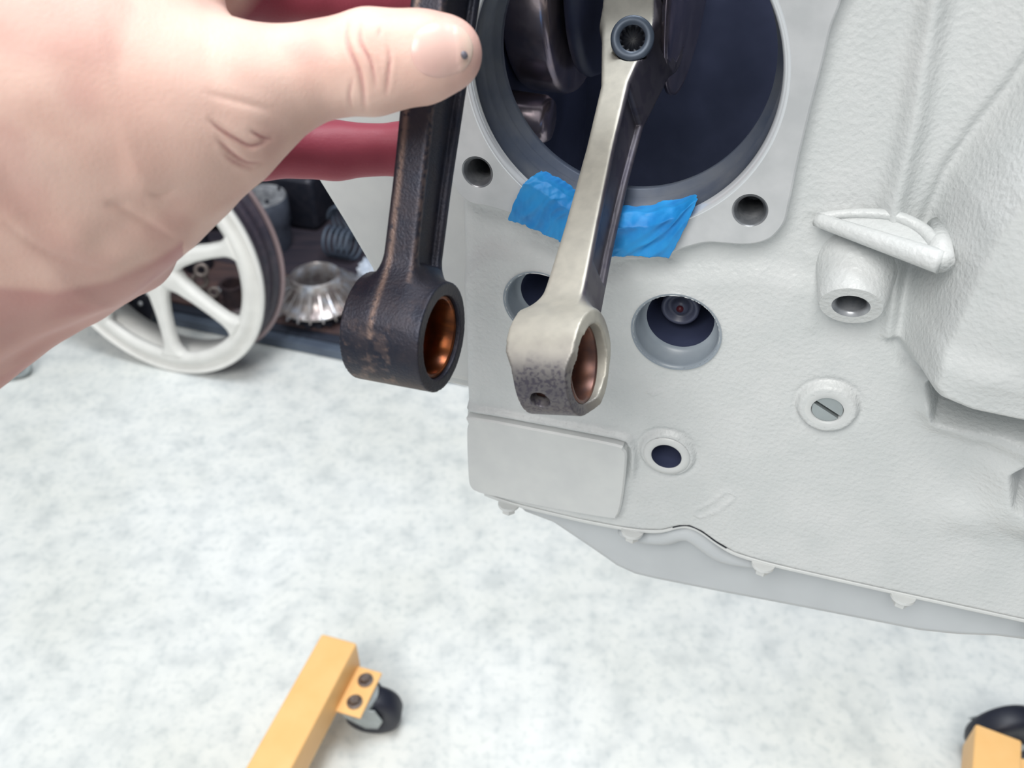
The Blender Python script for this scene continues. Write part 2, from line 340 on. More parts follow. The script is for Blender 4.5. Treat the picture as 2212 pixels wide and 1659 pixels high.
# finer columns at the rounded corner
vb = np.interp(us, bot[:, 0], bot[:, 1])
nv = int((vT-vb.min())/step); tj = np.arange(nv+1)/nv
UU = us[:, None].repeat(nv+1, 1); VV = vb[:, None]+(vT-vb)[:, None]*tj[None]
def height(u, v):
    h = np.zeros_like(u)
    # the raised area around the lower left, with a soft outer step
    q = lambda *pp: [uv(*p) for p in pp]
    # soft swell in the wall over the tunnels (its upper edge curves from the left edge past the tape)
    up = q((950, 640), (1000, 600), (1030, 560), (1060, 545), (1150, 560), (1300, 600), (1500, 600), (1640, 590), (1760, 620))
    top = np.interp(u, [p[0] for p in up], [p[1] for p in up])
    h += 0.0022*(ss(v, -1, 0)*0+1-ss(v-top, -0.004, 0.006))-0.0022
    # deck fillet
    d = sdpoly(u, v, deck[::2]); h += 0.0016*np.exp(-np.maximum(d, 0)/0.0016)
    # boss rings
    for (a, b, r), R1, hh in ((smallh, hole(1442, 983, 120, 0.0015)[2], 0.0016), (plug, hole(1791, 880, 136, 0.002)[2], 0.0026)):
        dd = np.hypot(u-a, v-b); h = np.where(dd < R1*1.9, np.maximum(h, 0), h)*ss(dd, R1*0.6, R1*1.4)*0+h*1
        h += hh*(1-ss(dd, R1-0.0007, R1+0.0007))-0.0006*np.exp(-((dd-R1-0.0012)/0.0008)**2)
    for (a, b, r) in (camh, lefth):
        dd = np.hypot(u-a, v-b); h += 0.0009*np.exp(-np.maximum(dd-r, 0)/0.0010)
    # pad
    d = sdpoly(u, v, pad); pm = q((1003, 985), (1350, 1040)); vm = np.interp(u, [p[0] for p in pm], [p[1] for p in pm]); h += 0.0024*np.exp(-((d-0.0021)/0.0013)**2)*ss(v, vm-.002, vm+.012)+0.0012*np.exp(-((d)/0.0014)**2)*ss(-v, -vm-.004, -vm+.004)
    # casting marks
    mk = q((1512, 1108), (1545, 1095), (1574, 1072)); d = seg(u, v, mk); h += 0.0006*np.exp(-((d-0.0022)/0.0005)**2)
    mk = q((1398, 846), (1410, 852), (1425, 846)); d = seg(u, v, mk); h += 0.0006*np.exp(-(d/0.0006)**2)
    mk = q((1950, 1128), (2020, 1140)); d = seg(u, v, mk); h += 0.0004*np.exp(-(d/0.01)**2)
    # ---- right hand side: the wall swells towards the flywheel end
    ridge = q((2045, -160), (2020, 0), (1998, 120), (1975, 260), (1950, 370), (1930, 450), (1932, 500))
    rv = np.array([p[1] for p in ridge])[::-1]; ru = np.array([p[0] for p in ridge])[::-1]
    e = u-np.interp(v, rv, ru)                          # right of the first ridge
    upper = ss(v, uv(1940, 500)[1]-0.002, uv(1940, 500)[1]+0.004)
    h += upper*0.0046*np.exp(-(e/0.0032)**2)+0.007*ss(e, 0.006, 0.034)*ss(v, uv(1940, 500)[1]-.06, uv(1940, 500)[1]+.004)
    ridge2 = q((2330, 0), (2260, 110), (2200, 200), (2130, 290), (2070, 380), (2030, 470), (2000, 560), (1965, 650), (1948, 728), (1978, 776), (2060, 806), (2212, 836), (2400, 868))
    poly = ridge2+q((2450, 900), (2450, -100), (2330, -100))
    d = sdpoly(u, v, poly); h += 0.026*(1-ss(d, -0.009, 0.0015)) - 0.0025*np.exp(-((d-0.0025)/0.002)**2) + 0.006*(1-ss(d, -0.05, -0.01))
    # wedge shaped web over the boss
    w2 = q((1756, 464), (1850, 462), (1932, 470), (1985, 500)); d = seg(u, v, w2)
    wq = q((1752, 462), (1790, 474), (1900, 512), (2000, 545), (2000, 510), (1930, 472), (1800, 462)); d = sdpoly(u, v, wq); h += 0.0006*(1-ss(d, -0.002, 0.003))
    # narrow rib between the boss and the bulge
    rb = q((1928, 560), (1934, 640), (1925, 720)); d = seg(u, v, rb); h += 0.0040*np.exp(-(d/0.0022)**2)
    rb = q((1750, 560), (1762, 640), (1752, 705)); d = seg(u, v, rb); h += 0.0005*np.exp(-(d/0.0020)**2)
    # pocket below the bulge
    pk = q((2020, 832), (2100, 842), (2300, 870), (2450, 880), (2450, 960), (2300, 930), (2100, 905), (2030, 895)); d = sdpoly(u, v, pk); h -= 0.017*(1-ss(d, -0.002, 0.003))
    lp = q((2050, 838), (2212, 862), (2400, 890)); d = seg(u, v, lp); h += 0.004*np.exp(-(d/0.002)**2)
    lo = q((2010, 880), (2030, 905), (2110, 930), (2300, 965)); d = seg(u, v, lo); h += 0.0035*np.exp(-(d/0.004)**2)
    # lower right swell around the dark opening
    pk = q((2195, 1010), (2280, 960), (2450, 960), (2450, 1110), (2280, 1110), (2200, 1070)); d = sdpoly(u, v, pk)
    h += 0.006*(1-ss(d, 0.0, 0.016)) - 0.022*(1-ss(d, -0.004, 0.003))
    sw = q((2080, 1110), (2200, 1130), (2400, 1160)); d = seg(u, v, sw); h += 0.0025*np.exp(-(d/0.008)**2)
    # rounded left edge
    dl = u-uL; r = 0.006; x = np.clip(r-dl, 0, r); h -= r-np.sqrt(np.maximum(r*r-x*x, 0))
    db = v-np.interp(u, bot[:, 0], bot[:, 1]); x = np.clip(0.0015-db, 0, 0.0015); h -= 0.0015-np.sqrt(np.maximum(0.0015**2-x*x, 0))
    return h
HH = height(UU, VV)
# cut the openings: drop cells, then pull the ragged border onto the circle
holes = [(BU, BV, BR+0.0015), (th1[0], th1[1], th1[2]+0.001), (th2[0], th2[1], th2[2]+0.001), camh, lefth, smallh, (plug[0], plug[1], plug[2]+0.0003)]
keep = np.ones((nu, nv), bool)
cU = (UU[:-1, :-1]+UU[1:, 1:])/2; cV = (VV[:-1, :-1]+VV[1:, 1:])/2
for a, b, r in holes:
    ic = np.hypot(cU-a, cV-b) < r; keep &= ~ic
    vi = np.zeros(UU.shape, bool); vo = np.zeros(UU.shape, bool)
    for i in (0, 1):
        for j in (0, 1):
            vi[i:nu+i, j:nv+j] |= ic; vo[i:nu+i, j:nv+j] |= ~ic
    bd = vi & vo; d = np.hypot(UU-a, VV-b)
    UU = np.where(bd, a+(UU-a)*r/d, UU); VV = np.where(bd, b+(VV-b)*r/d, VV)
V = W(UU, VV, HH).reshape(-1, 3)
ij = np.argwhere(keep); k0 = ij[:, 0]*(nv+1)+ij[:, 1]
Fc = np.stack([k0, k0+nv+1, k0+nv+2, k0+1], 1).tolist()
# the sides run back from the border of the face
DEP = 0.17
ring = [i*(nv+1) for i in range(nu+1)][::-1]+[j for j in range(1, nv+1)]
base_n = len(V); ex = V[ring].copy(); hh = ((ex-C0)@N)+FD; ex2 = ex-N*(DEP+hh)[:, None]
ex1 = ex-N*0.004
V = np.vstack([V, ex1, ex2]); m_ = len(ring)
for i in range(m_-1):
    Fc.append((ring[i], ring[i+1], base_n+i+1, base_n+i)); Fc.append((base_n+i, base_n+i+1, base_n+m_+i+1, base_n+m_+i))
me = obj('crankcase_shell', V, Fc, M['cast'], eng)
def plate(outer, holes_, h0, h1, bev, name, m, parent, smooth='auto'):
    """flat plate with round holes standing proud of the wall (constrained triangulation)"""
    from mathutils.geometry import delaunay_2d_cdt
    loops = [np.asarray(outer)]
    for a, b, r, n in holes_:
        t = np.arange(n)*2*np.pi/n; loops.append(np.c_[a+r*np.cos(t), b+r*np.sin(t)])
    def inset(lp, d, sign):
        e = np.roll(lp, -1, 0)-np.roll(lp, 1, 0); nrm = np.c_[e[:, 1], -e[:, 0]]; nrm /= np.linalg.norm(nrm, axis=1)[:, None]
        area_ = 0.5*np.sum(lp[:, 0]*np.roll(lp[:, 1], -1)-np.roll(lp[:, 0], -1)*lp[:, 1])
        return lp-nrm*d*sign*np.sign(area_)
    tops = [inset(loops[0], bev, 1)]+[inset(l, bev, -1) for l in loops[1:]]
    pts = [Vector(p) for l in tops for p in l]; edges = []; k = 0; fcs = []
    for l in tops:
        n = len(l); edges += [(k+i, k+(i+1) % n) for i in range(n)]; k += n
    vo, eo, fo, *_ = delaunay_2d_cdt(pts, edges, [], 0, 1e-7)
    vo = np.array([tuple(v) for v in vo])
    fo = [f for f in fo if inside(*vo[list(f)].mean(0)[:, None], tops[0])[0] and not any(inside(*vo[list(f)].mean(0)[:, None], l)[0] for l in tops[1:])]
    VV_ = [W(vo[:, 0], vo[:, 1], np.full(len(vo), h1))]; n0 = len(vo)
    FF = [tuple(f) for f in fo]
    for l, t in zip(loops, tops):
        n = len(l)
        VV_ += [W(t[:, 0], t[:, 1], np.full(n, h1)), W(l[:, 0], l[:, 1], np.full(n, h1-bev)), W(l[:, 0], l[:, 1], np.full(n, h0))]
        for i in range(n):
            j = (i+1) % n
            FF += [(n0+i, n0+j, n0+n+j, n0+n+i), (n0+n+i, n0+n+j, n0+2*n+j, n0+2*n+i)]
        n0 += 3*n
    return obj(name, np.vstack(VV_), FF, m, parent, smooth=smooth)
dp = plate(deck, [(BU, BV, BR, 160), (*th1, 48), (*th2, 48)], -0.004, DH, 0.0005, 'cylinder_deck', M['deck'], eng)
pd_ = plate(pad, [], -0.001, 0.0036, 0.0007, 'cast_pad', M['smoothpaint'], eng)
ctr = W(np.array(BU), np.array(BV), np.array(0.0))
V, Fc = lathe([(BR+0.0009, DH+0.00002), (BR+0.0002, DH+0.0001), (BR-0.0010, DH-0.0009), (BR-0.0012, DH-0.0025)], ctr, N, 160)
obj('bore_chamfer', V, Fc, M['lip'], eng)
V, Fc = lathe([(BR-0.0011, DH-0.002), (BR-0.0011, -0.0085), (BR-0.0018, -0.0085), (BR-0.0018, -0.0145), (BR-0.004, -0.0150), (BR-0.004, -0.018), (BR+0.03, -0.018)], ctr, N, 160)
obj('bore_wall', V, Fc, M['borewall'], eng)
# dark chamber behind the wall
cb = [uv(940, -330)[0]-0.03, uR+0.02, bot[:, 1].min(), vT+0.01]
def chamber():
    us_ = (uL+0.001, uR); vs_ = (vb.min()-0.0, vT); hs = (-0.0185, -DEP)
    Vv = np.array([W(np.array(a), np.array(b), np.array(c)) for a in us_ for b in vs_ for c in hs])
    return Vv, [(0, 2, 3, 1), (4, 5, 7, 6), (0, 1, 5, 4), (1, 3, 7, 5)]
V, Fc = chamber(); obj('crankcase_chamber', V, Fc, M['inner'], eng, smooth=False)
def thread_tube(name, cuv, r, h1, depth, m, turns, n=40, parent=eng, dirn=None, basep=None, amp=0.0008):
    prof = [(r+0.0004, h1+0.00005), (r-0.0001, h1-0.0003)]
    k = turns*2
    for i in range(k+1): prof.append((r-(amp if i % 2 else 0), h1-0.0006-(depth-0.0006)*i/k))
    prof.append((0.0001, h1-depth))
    V, Fc = lathe(prof, W(np.array(cuv[0]), np.array(cuv[1]), np.array(0.0)) if basep is None else basep, N if dirn is None else dirn, n)
    return obj(name, V, Fc, m, parent)
for t in (th1, th2):
    thread_tube('threaded_hole', t, t[2]-0.0001, DH, 0.016, M['thread'], 9)
# tunnels
cc = W(np.array(camh[0]), np.array(camh[1]), np.array(0.0)); r = camh[2]
V, Fc = lathe([(r+0.0008, 0.0009), (r, 0.0008), (r-0.0006, -0.0004), (r-0.0008, -0.0075), (r-0.0028, -0.0079)], cc, N, 96)
obj('tunnel_wall', V, Fc, M['camwall'], eng)
V, Fc = lathe([(r-0.0028, -0.0079), (r-0.0032, -0.045), (0.0001, -0.045)], cc, N, 64)
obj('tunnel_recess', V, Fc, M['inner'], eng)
V, Fc = lathe([(0.0066, -0.045), (0.0066, -0.024), (0.0060, -0.0235), (0.0050, -0.0235), (0.0048, -0.026), (0.0028, -0.026), (0.0026, -0.024), (0.0001, -0.0238)], cc-U*.0012-Z*.0005+N*.009, N, 64)
obj('oil_jet', V, Fc, mat('jet_metal', (84, 88, 108), rough=.35), eng)
V, Fc = lathe([(0.0012, -0.024), (0.0012, -0.0232), (0.0001, -0.0228)], cc-U*.0012-Z*.0005+N*.009, N, 20)
obj('red_plug', V, Fc, mat('dull_red', (92, 34, 44), rough=0.4), eng, label='small dull red plug')
cc = W(np.array(lefth[0]), np.array(lefth[1]), np.array(0.0)); r = lefth[2]
V, Fc = lathe([(r+0.0008, 0.0008), (r, 0.0007), (r-0.0006, -0.0004), (r-0.0008, -0.007), (r-0.003, -0.0075)], cc, N, 96)
obj('tunnel_wall', V, Fc, M['camwall'], eng)
V, Fc = lathe([(r-0.003, -0.0074), (r-0.003, -0.028), (r-0.0055, -0.029), (r-0.0055, -0.040), (0.0001, -0.041)], cc, N, 64)
obj('tunnel_recess', V, Fc, M['inner'], eng)
cc = W(np.array(smallh[0]), np.array(smallh[1]), np.array(0.0)); r = smallh[2]
V, Fc = lathe([(r+0.0030, 0.0018), (r+0.0026, 0.0024), (r+0.0003, 0.0024), (r, 0.0021)], cc, N, 72); obj('port_collar', V, Fc, M['smoothpaint'], eng)
V, Fc = lathe([(r, 0.0021), (r-0.0001, -0.02), (0.0001, -0.021)], cc, N, 72); obj('oil_port', V, Fc, M['inner'], eng)
# slotted plug
cc = W(np.array(plug[0]), np.array(plug[1]), np.array(0.0)); r = plug[2]
V, Fc = lathe([(r+0.0004, -0.001), (r+0.0004, -0.004), (0.0001, -0.0041)], cc, N, 48); obj('plug_seat', V, Fc, M['dark'], eng)
V, Fc = lathe([(r+0.0030, 0.0024), (r+0.0005, 0.0030), (r+0.0002, 0.0026), (r+0.0002, -0.001)], cc, N, 72); obj('plug_collar', V, Fc, M['smoothpaint'], eng)
sd = norm(uv(1822, 908)-uv(1757, 866)); sp = np.array([-sd[1], sd[0]]); wslot = 0.00065
for s in (-1, 1):
    t0 = math.asin(wslot/r); tt = np.linspace(t0, math.pi-t0, 24)
    pl = np.array([[math.cos(t)*r*sd[0]+s*math.sin(t)*r*sp[0], math.cos(t)*r*sd[1]+s*math.sin(t)*r*sp[1]] for t in tt])
    top = W(plug[0]+pl[:, 0], plug[1]+pl[:, 1], np.full(len(pl), 0.0022))
    V, Fc = prism(top, -N*0.006); obj('slotted_plug', V, Fc, M['zinc'], eng, smooth=False)
# inclined threaded boss
tt = math.radians(24); bax = norm(N*math.cos(tt)-Z*math.sin(tt))
bc = W(*[np.array(x) for x in uv(1838, 662, 0.0105)], np.array(0.0105)); rb_ = 66*0.2405/F*1.02*1.05
V, Fc = lathe([(rb_+0.0035, -0.020), (rb_+0.0022, -0.012), (rb_+0.0006, -0.004), (rb_+0.0002, -0.001), (rb_-0.0004, -0.0001), (0.0053, 0.0), ], bc, bax, 72)
obj('threaded_boss', V, Fc, M['cast'], eng, smooth='auto')
V, Fc = lathe([(0.0053, 0.0), (0.0047, -0.0006)]+[(0.0046-(0.0005 if i % 2 else 0), -0.0008-i*0.0006) for i in range(16)]+[(0.0001, -0.011)], bc, bax, 48)
obj('boss_thread', V, Fc, M['thread'], eng)
# rear housing left of the block
def slab(px_list, h_front, thick, name, m, bev=0.002, edge=0.0):
    pts = np.array([W(*[np.array(x) for x in uv(a, b, h_front)], np.array(h_front)) for a, b in px_list])
    V, Fc = prism(pts, -N*thick)
    return obj(name, V, Fc, m, eng, smooth=False, mods=[('BEVEL', dict(width=bev, segments=3, limit_method='ANGLE'))])
slab([(440, -120), (560, 120), (680, 382), (742, 482), (800, 580), (850, 700), (900, 806), (960, 828), (1030, 845), (1030, -120)], -0.030, 0.12, 'rear_housing', M['smoothpaint'], 0.0025)
slab([(845, 470), (822, 545), (818, 600), (870, 760), (930, 815), (1030, 835), (1030, 300), (900, 300)], -0.018, 0.02, 'housing_web', M['smoothpaint'], 0.004)
# oil pan: flange follows the rail, body hangs below
fl_top = bot[:]; 
def strip(pts_uv, h0, h1, dv, name, m, bev=0.0006):
    a = np.asarray(pts_uv); Va = W(a[:, 0], a[:, 1], np.full(len(a), h1)); Vb = W(a[:, 0], a[:, 1]-dv, np.full(len(a), h1))
    Vc = W(a[:, 0], a[:, 1], np.full(len(a), h0)); Vd = W(a[:, 0], a[:, 1]-dv, np.full(len(a), h0)); n = len(a)
    Fc = []
    for i in range(n-1):
        Fc += [(i, i+1, n+i+1, n+i), (2*n+i, 3*n+i, 3*n+i+1, 2*n+i+1), (i, 2*n+i, 2*n+i+1, i+1), (n+i, n+i+1, 3*n+i+1, 3*n+i)]
    Fc += [(0, n, 3*n, 2*n), (n-1, 3*n-1, 4*n-1, 2*n-1)]
    return obj(name, np.vstack([Va, Vb, Vc, Vd]), Fc, m, eng, mods=[('BEVEL', dict(width=bev, segments=2, limit_method='ANGLE', angle_limit=math.radians(60)))], smooth='auto')
fp = smooth_poly(bot[3:], 6, closed=False)
strip(fp-np.array([0, 0.0001]), -0.06, -0.0014, 0.0004, 'pan_gasket', mat('gasket_line', (128, 130, 134), rough=.6), 0.0001)
strip(fp-np.array([0, 0.0004]), -0.06, -0.0006, 0.0017, 'pan_flange', M['smoothpaint'], 0.0004)
gp = smooth_poly(bot[8:14], 6, closed=False)[4:-3]
strip(gp+np.array([0, 0.0002]), -0.03, -0.0004, 0.0007, 'open_joint', M['dark'], 0.0001)
PH = -0.011
pan_px = [(1100, 1085), (1131, 1112), (1192, 1135), (1274, 1190), (1330, 1229), (1370, 1247), (1416, 1258), (1560, 1287), (1712, 1316), (1860, 1345), (1986, 1370), (2070, 1379), (2151, 1382), (2212, 1390), (2450, 1412), (2450, 1300), (1931, 1240), (1712, 1200), (1586, 1170), (1500, 1120), (1384, 1110), (1247, 1090)]
pts = np.array([W(*[np.array(x) for x in uv(a, b, PH)], np.array(PH)) for a, b in pan_px])
V, Fc = prism(pts, -N*0.13)
obj('oil_pan', V, Fc, M['pan'], eng, smooth='auto', mods=[('BEVEL', dict(width=0.004, segments=4, limit_method='ANGLE', angle_limit=math.radians(40)))])
# soft wave of the pan below the rail
wv = np.array([uv(*p, -0.003) for p in ((1330, 1165), (1384, 1172), (1430, 1170), (1462, 1158), (1492, 1160), (1522, 1182), (1552, 1206), (1590, 1222), (1640, 1236))])
wv = smooth_poly(wv, 5, closed=False)
V, Fc = tube(W(wv[:, 0], wv[:, 1], np.full(len(wv), -0.0075)), 0.0008+0.0047*np.sin(np.linspace(0, np.pi, len(wv)))**0.5, 14); obj('pan_bead', V, Fc, M['pan'], eng)
def hexbolt(c, axis, r, hgt, m, parent, name='flange_bolt', washer=1.35):
    V, Fc = join([lathe([(0.0001, -hgt*0.1), (r*washer, -hgt*0.1), (r*washer, hgt*0.18), (r*1.02, hgt*0.24), (0.0001, hgt*0.24)], c, axis, 28, capends=False),
                  lathe([(r*0.96, 0), (r, hgt*0.1), (r, hgt*0.9), (r*0.9, hgt), (0.0001, hgt)], c, axis, 6)])
    return obj(name, V, Fc, m, parent, smooth='auto')
for px, py in ((1102, 1094), (1366, 1158), (1646, 1224), (1944, 1293), (2240, 1358)):
    a = uv(px, py, -0.003); vv = np.interp(a[0], bot[:, 0], bot[:, 1])-0.0020
    hexbolt(W(np.array(a[0]), np.array(vv), np.array(-0.0012)), -Z+N*0.08, 0.0030, 0.0046, M['smoothpaint'], eng, washer=1.5)
# gusset over the boss
def w3(px, py, h_): return W(*[np.array(x) for x in uv(px, py, h_)], np.array(h_))
ga, gb = w3(1764, 474, .0006), w3(2034, 566, .0180)
t_ = np.linspace(0, 1, 24)
V, Fc = tube(ga+(gb-ga)*t_[:, None], 0.0020+0.0012*t_, 16); V2, F2 = tube([gb, gb-N*.02], [.0032, .0032], 16)
V, Fc = join([(V, Fc), (V2, F2)]); obj('gusset_edge', V, Fc, M['cast'], eng)
up_ = smooth_poly([w3(1768, 468, .0), w3(1850, 461, .0002), w3(1932, 467, .0008), w3(1992, 495, .004), w3(2030, 538, .011)], 6, closed=False)
V, Fc = tube(up_, 0.0012+0.0008*np.linspace(0, 1, len(up_)), 14); obj('gusset_fillet', V, Fc, M['cast'], eng)
k_ = len(up_); lo_ = ga+(gb-ga)*np.linspace(0.02, 0.99, k_)[:, None]; V = np.vstack([up_, lo_, up_-Z*.002-N*.003, lo_-Z*.002-N*.003]); Fc = []
for i in range(k_-1): Fc += [(i, i+1, k_+i+1, k_+i), (2*k_+i, 3*k_+i, 3*k_+i+1, 2*k_+i+1), (i, 2*k_+i, 2*k_+i+1, i+1), (k_+i, k_+i+1, 3*k_+i+1, 3*k_+i)]
V[:k_] -= N*.0006; V[k_:2*k_] -= Z*.0012
obj('gusset_web', V, Fc, M['cast'], eng, smooth='auto')
a = uv(2255, 1052, .004); V, Fc = lathe([(.0095, .001), (.0088, -.001), (.0085, -.03), (.0001, -.031)], W(np.array(a[0]), np.array(a[1]), np.array(-0.010)), N, 48); obj('drain_opening', V, Fc, M['inner'], eng)

# ------------------------------------------------------------ crankshaft inside
ch = -0.092; cv = uv(1390, 10)[1]
cl = W(np.array(BU), np.array(cv), np.array(ch))
ck = empty('crankshaft', cl, 'oily dark crankshaft deep inside the round cylinder opening', 'crankshaft')
def disc_at(px, py, r, wth, name, m, hh=ch, vv=cv, round_=0.0025):
    u0 = uv(px, py, -0.05)[0]; c = W(np.array(u0), np.array(vv), np.array(hh))
    V, Fc = lathe([(0.0001, -wth), (r-round_, -wth), (r-0.3*round_, -wth+0.3*round_), (r, -wth+round_), (r, wth-round_), (r-0.3*round_, wth-0.3*round_), (r-round_, wth), (0.0001, wth)], c, U, 96)
    return obj(name, V, Fc, m, ck)
disc_at(1150, 100, 0.057, 0.0085, 'counterweight', M['crank'])
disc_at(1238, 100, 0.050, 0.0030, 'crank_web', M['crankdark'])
disc_at(1440, 100, 0.053, 0.0015, 'crank_web', M['crank'])
u0 = uv(1130, 240, -0.05)
V, Fc = lathe([(0.0001, -0.02), (0.007, -0.02), (0.0086, -0.0175), (0.009, 0.0), (0.0086, 0.0175), (0.007, 0.02), (0.0001, 0.02)], W(np.array(u0[0]-0.010), np.array(u0[1]-0.003), np.array(-0.052)), U, 40)
obj('main_bearing_cap', V, Fc, M['crank'], ck)

# ------------------------------------------------------------ connecting rods (one forging each, grown as a distance field)
def rodframe(S, B, sx):
    Zr = norm(B-S); v = norm(S-C0); e1 = -v-(-v@Zr)*Zr; k = np.linalg.norm(e1); e1 = e1/k
    e2 = np.cross(e1, Zr); e2 = e2 if e2[0] > 0 else -e2
    s = sx/k; c = math.sqrt(1-s*s); return c*e2+s*e1, c*e1-s*e2, Zr
def build_rod(name, S, B, sx, prm, m, label, res=0.00042):
    X, Y, Zr = rodframe(S, B, sx); L = np.linalg.norm(B-S)
    root = empty(name, S, label, 'connecting rod', 'pair of connecting rods')
    R, r = prm['R'], prm['r']
    def f(x, y, z):
        rad = np.sqrt(y*y+z*z)
        # eye, its width may change with height
        wz = np.interp(z, prm['wz'][0], prm['wz'][1]).astype(np.float32)
        eye = np.maximum(rad-R, np.abs(x)-wz)
        # beam
        tz = np.clip(z/L, 0, 1)
        tx = np.interp(tz, prm['tx'][0], prm['tx'][1]).astype(np.float32); ty = np.interp(tz, prm['ty'][0], prm['ty'][1]).astype(np.float32)
        rr = 0.0012
        qx = np.abs(x)-tx+rr; qy = np.abs(y)-ty+rr
        beam = np.sqrt(np.maximum(qx, 0)**2+np.maximum(qy, 0)**2)+np.minimum(np.maximum(qx, qy), 0)-rr
        beam = np.maximum(beam, np.maximum(prm['R']*.45-z, z-L))
        # channels
        z0, z1 = prm['ch']
        dep = prm['cd']; fy = ty-prm['fl']
        chn = np.maximum(np.maximum(np.abs(y)-fy, (tx-dep)-np.abs(x)), np.maximum(z0-z, z-z1))
        beam = -smin(-beam, chn, 0.0012)
        d = smin(eye, beam, prm['k'])
        big = np.maximum(np.sqrt(y*y+(z-L)**2)-prm['RB'], np.abs(x)-prm['wb']); d = smin(d, big, 0.006)
        d = np.maximum(d, -(rad-r))
        d = np.maximum(d, -(np.sqrt(y*y+(z-L)**2)-prm['RB']*0.82))
        if 'cb' in prm:
            (cx, cy, cz), (ax_, ay_, az_), cr = prm['cb']
            tt_ = (x-cx)*ax_+(y-cy)*ay_+(z-cz)*az_
            rd_ = np.sqrt(np.maximum((x-cx)**2+(y-cy)**2+(z-cz)**2-tt_**2, 0))
            d = np.maximum(d, -np.maximum(rd_-cr, -tt_-0.0))
        for (hy, hx, hr) in prm['oil']:
            d = np.maximum(d, -np.maximum(np.sqrt((x-hx)**2+(y-hy)**2)-hr, z))
        return d
    V, Fc = nets(f, (-0.017, -max(R, prm['RB'])-0.002, -R-0.002), (0.017, max(R, prm['RB'])+0.002, L+prm['RB']+0.002), res)
    wear_and_light = prm['wear_and_light'](V, L)
    Vw = S+V@np.array([X, Y, Zr])
    o = obj('rod_body', Vw, Fc.tolist(), m, root)
    at = o.data.attributes.new(prm['attr'], 'FLOAT', 'POINT'); at.data.foreach_set('value', np.clip(wear_and_light, 0, 1).astype(np.float32))
    V, Fc = lathe([(r+0.0003, prm['bw']), (r-0.0010, prm['bw']), (r-0.0013, prm['bw']-0.0004), (r-0.0013, -prm['bw']+0.0004), (r-0.0010, -prm['bw']), (r+0.0003, -prm['bw'])], S, X, 80, close=True)
    return root, (X, Y, Zr, L)
def fbm(V, s, seed=0.0):
    return np.array([noise.noise(Vector((x*s+seed, y*s, z*s)))+0.5*noise.noise(Vector((x*s*2.3, y*s*2.3+seed, z*s*2.3))) for x, y, z in V])
def wear_glint_dark(V, L):
    x, y, z = V.T
    n = fbm(V, 260)
    n2 = fbm(V, 900, 3)
    edge = np.exp(-((x+0.0022)/0.0007)**2)*(y > 0.004)*(z > -0.002)  # lit flange edges painted in as pale stripes
    edge2 = np.exp(-((x-0.0040)/0.0006)**2)*(y > 0.006)*(z > 0.012)*0.35
    low = ss(-z, -0.004, 0.004)*(0.22*ss(n, 0.0, 0.45)+0.30*ss(n2, 0.15, 0.5)*ss(n, -.3, .2))*(x < 0.003)
    return 0.8*edge*ss(n2+0.7, 0, 0.6)+edge2*ss(n2+0.3, 0, 0.5)+low+0.05*ss(n2, 0.25, 0.6)
def stain_shade_bright(V, L):
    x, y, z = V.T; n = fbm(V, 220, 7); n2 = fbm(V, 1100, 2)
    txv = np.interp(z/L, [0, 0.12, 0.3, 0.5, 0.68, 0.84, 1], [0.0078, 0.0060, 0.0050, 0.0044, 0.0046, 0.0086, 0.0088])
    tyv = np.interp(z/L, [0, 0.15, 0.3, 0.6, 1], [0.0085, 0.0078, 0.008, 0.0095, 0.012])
    side = np.maximum(ss(x, txv-.0009, txv-.0003), ss(x, txv-.0032, txv-.0026)*(np.abs(y) < tyv-.0007))*ss(z, .010, .018)*0.95  # shade of the right side and channel painted into the steel colour
    side = np.maximum(side, 0.95*ss(z, L*.975, L*.99))  # shade above the bolt painted in as well
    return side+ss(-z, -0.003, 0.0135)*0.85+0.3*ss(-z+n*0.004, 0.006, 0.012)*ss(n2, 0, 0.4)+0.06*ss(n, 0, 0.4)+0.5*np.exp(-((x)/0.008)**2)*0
S1 = P(874, 716, 0.216); B1 = P(978, -110, 0.206)
pd = dict(R=0.0136, r=0.0104, wz=([-0.015, 0.015], [0.0104, 0.0104]), tx=([0, 0.3, 1], [0.0046, 0.0042, 0.0046]), ty=([0, 0.15, 0.35, 0.75, 1], [0.009, 0.0082, 0.0086, 0.0106, 0.0125]),
          ch=(0.0165, 0.085), cd=0.0022, fl=0.0026, k=0.007, RB=0.021, wb=0.010, oil=[], wear_and_light=wear_glint_dark, attr='wear_and_light', bw=0.0100)
droot, dfr = build_rod('dark_connecting_rod', S1, S1+(B1-S1)*1.25, 0.44, pd, M['rod'], 'dark oily steel connecting rod with a bronze bushing, held between thumb and fingers')
def bush(root, S, fr, r_out, r_in, w, m):
    V, Fc = lathe([(r_out, w), (r_in+0.0004, w), (r_in, w-0.0004), (r_in, -w+0.0004), (r_in+0.0004, -w), (r_out, -w)], S, fr[0], 96, close=True)
    obj('bushing', V, Fc, m, root, label='bronze bushing in the small eye')
bush(droot, S1, dfr, 0.01045, 0.0092, 0.0094, M['bronze'])
S2 = P(1206, 784, 0.232); B2 = P(1396, 30, 0.296)
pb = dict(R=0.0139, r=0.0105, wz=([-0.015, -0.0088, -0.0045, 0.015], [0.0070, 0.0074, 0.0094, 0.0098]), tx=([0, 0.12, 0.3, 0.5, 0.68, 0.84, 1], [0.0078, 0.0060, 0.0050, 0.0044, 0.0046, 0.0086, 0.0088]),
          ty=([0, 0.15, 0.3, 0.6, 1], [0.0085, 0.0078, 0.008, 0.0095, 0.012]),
          ch=(0.030, 0.095), cd=0.0020, fl=0.0025, k=0.007, RB=0.020, wb=0.0085, oil=[(0.0030, -0.0010, 0.0026)], wear_and_light=stain_shade_bright, attr='stain_shade', bw=0.0076)
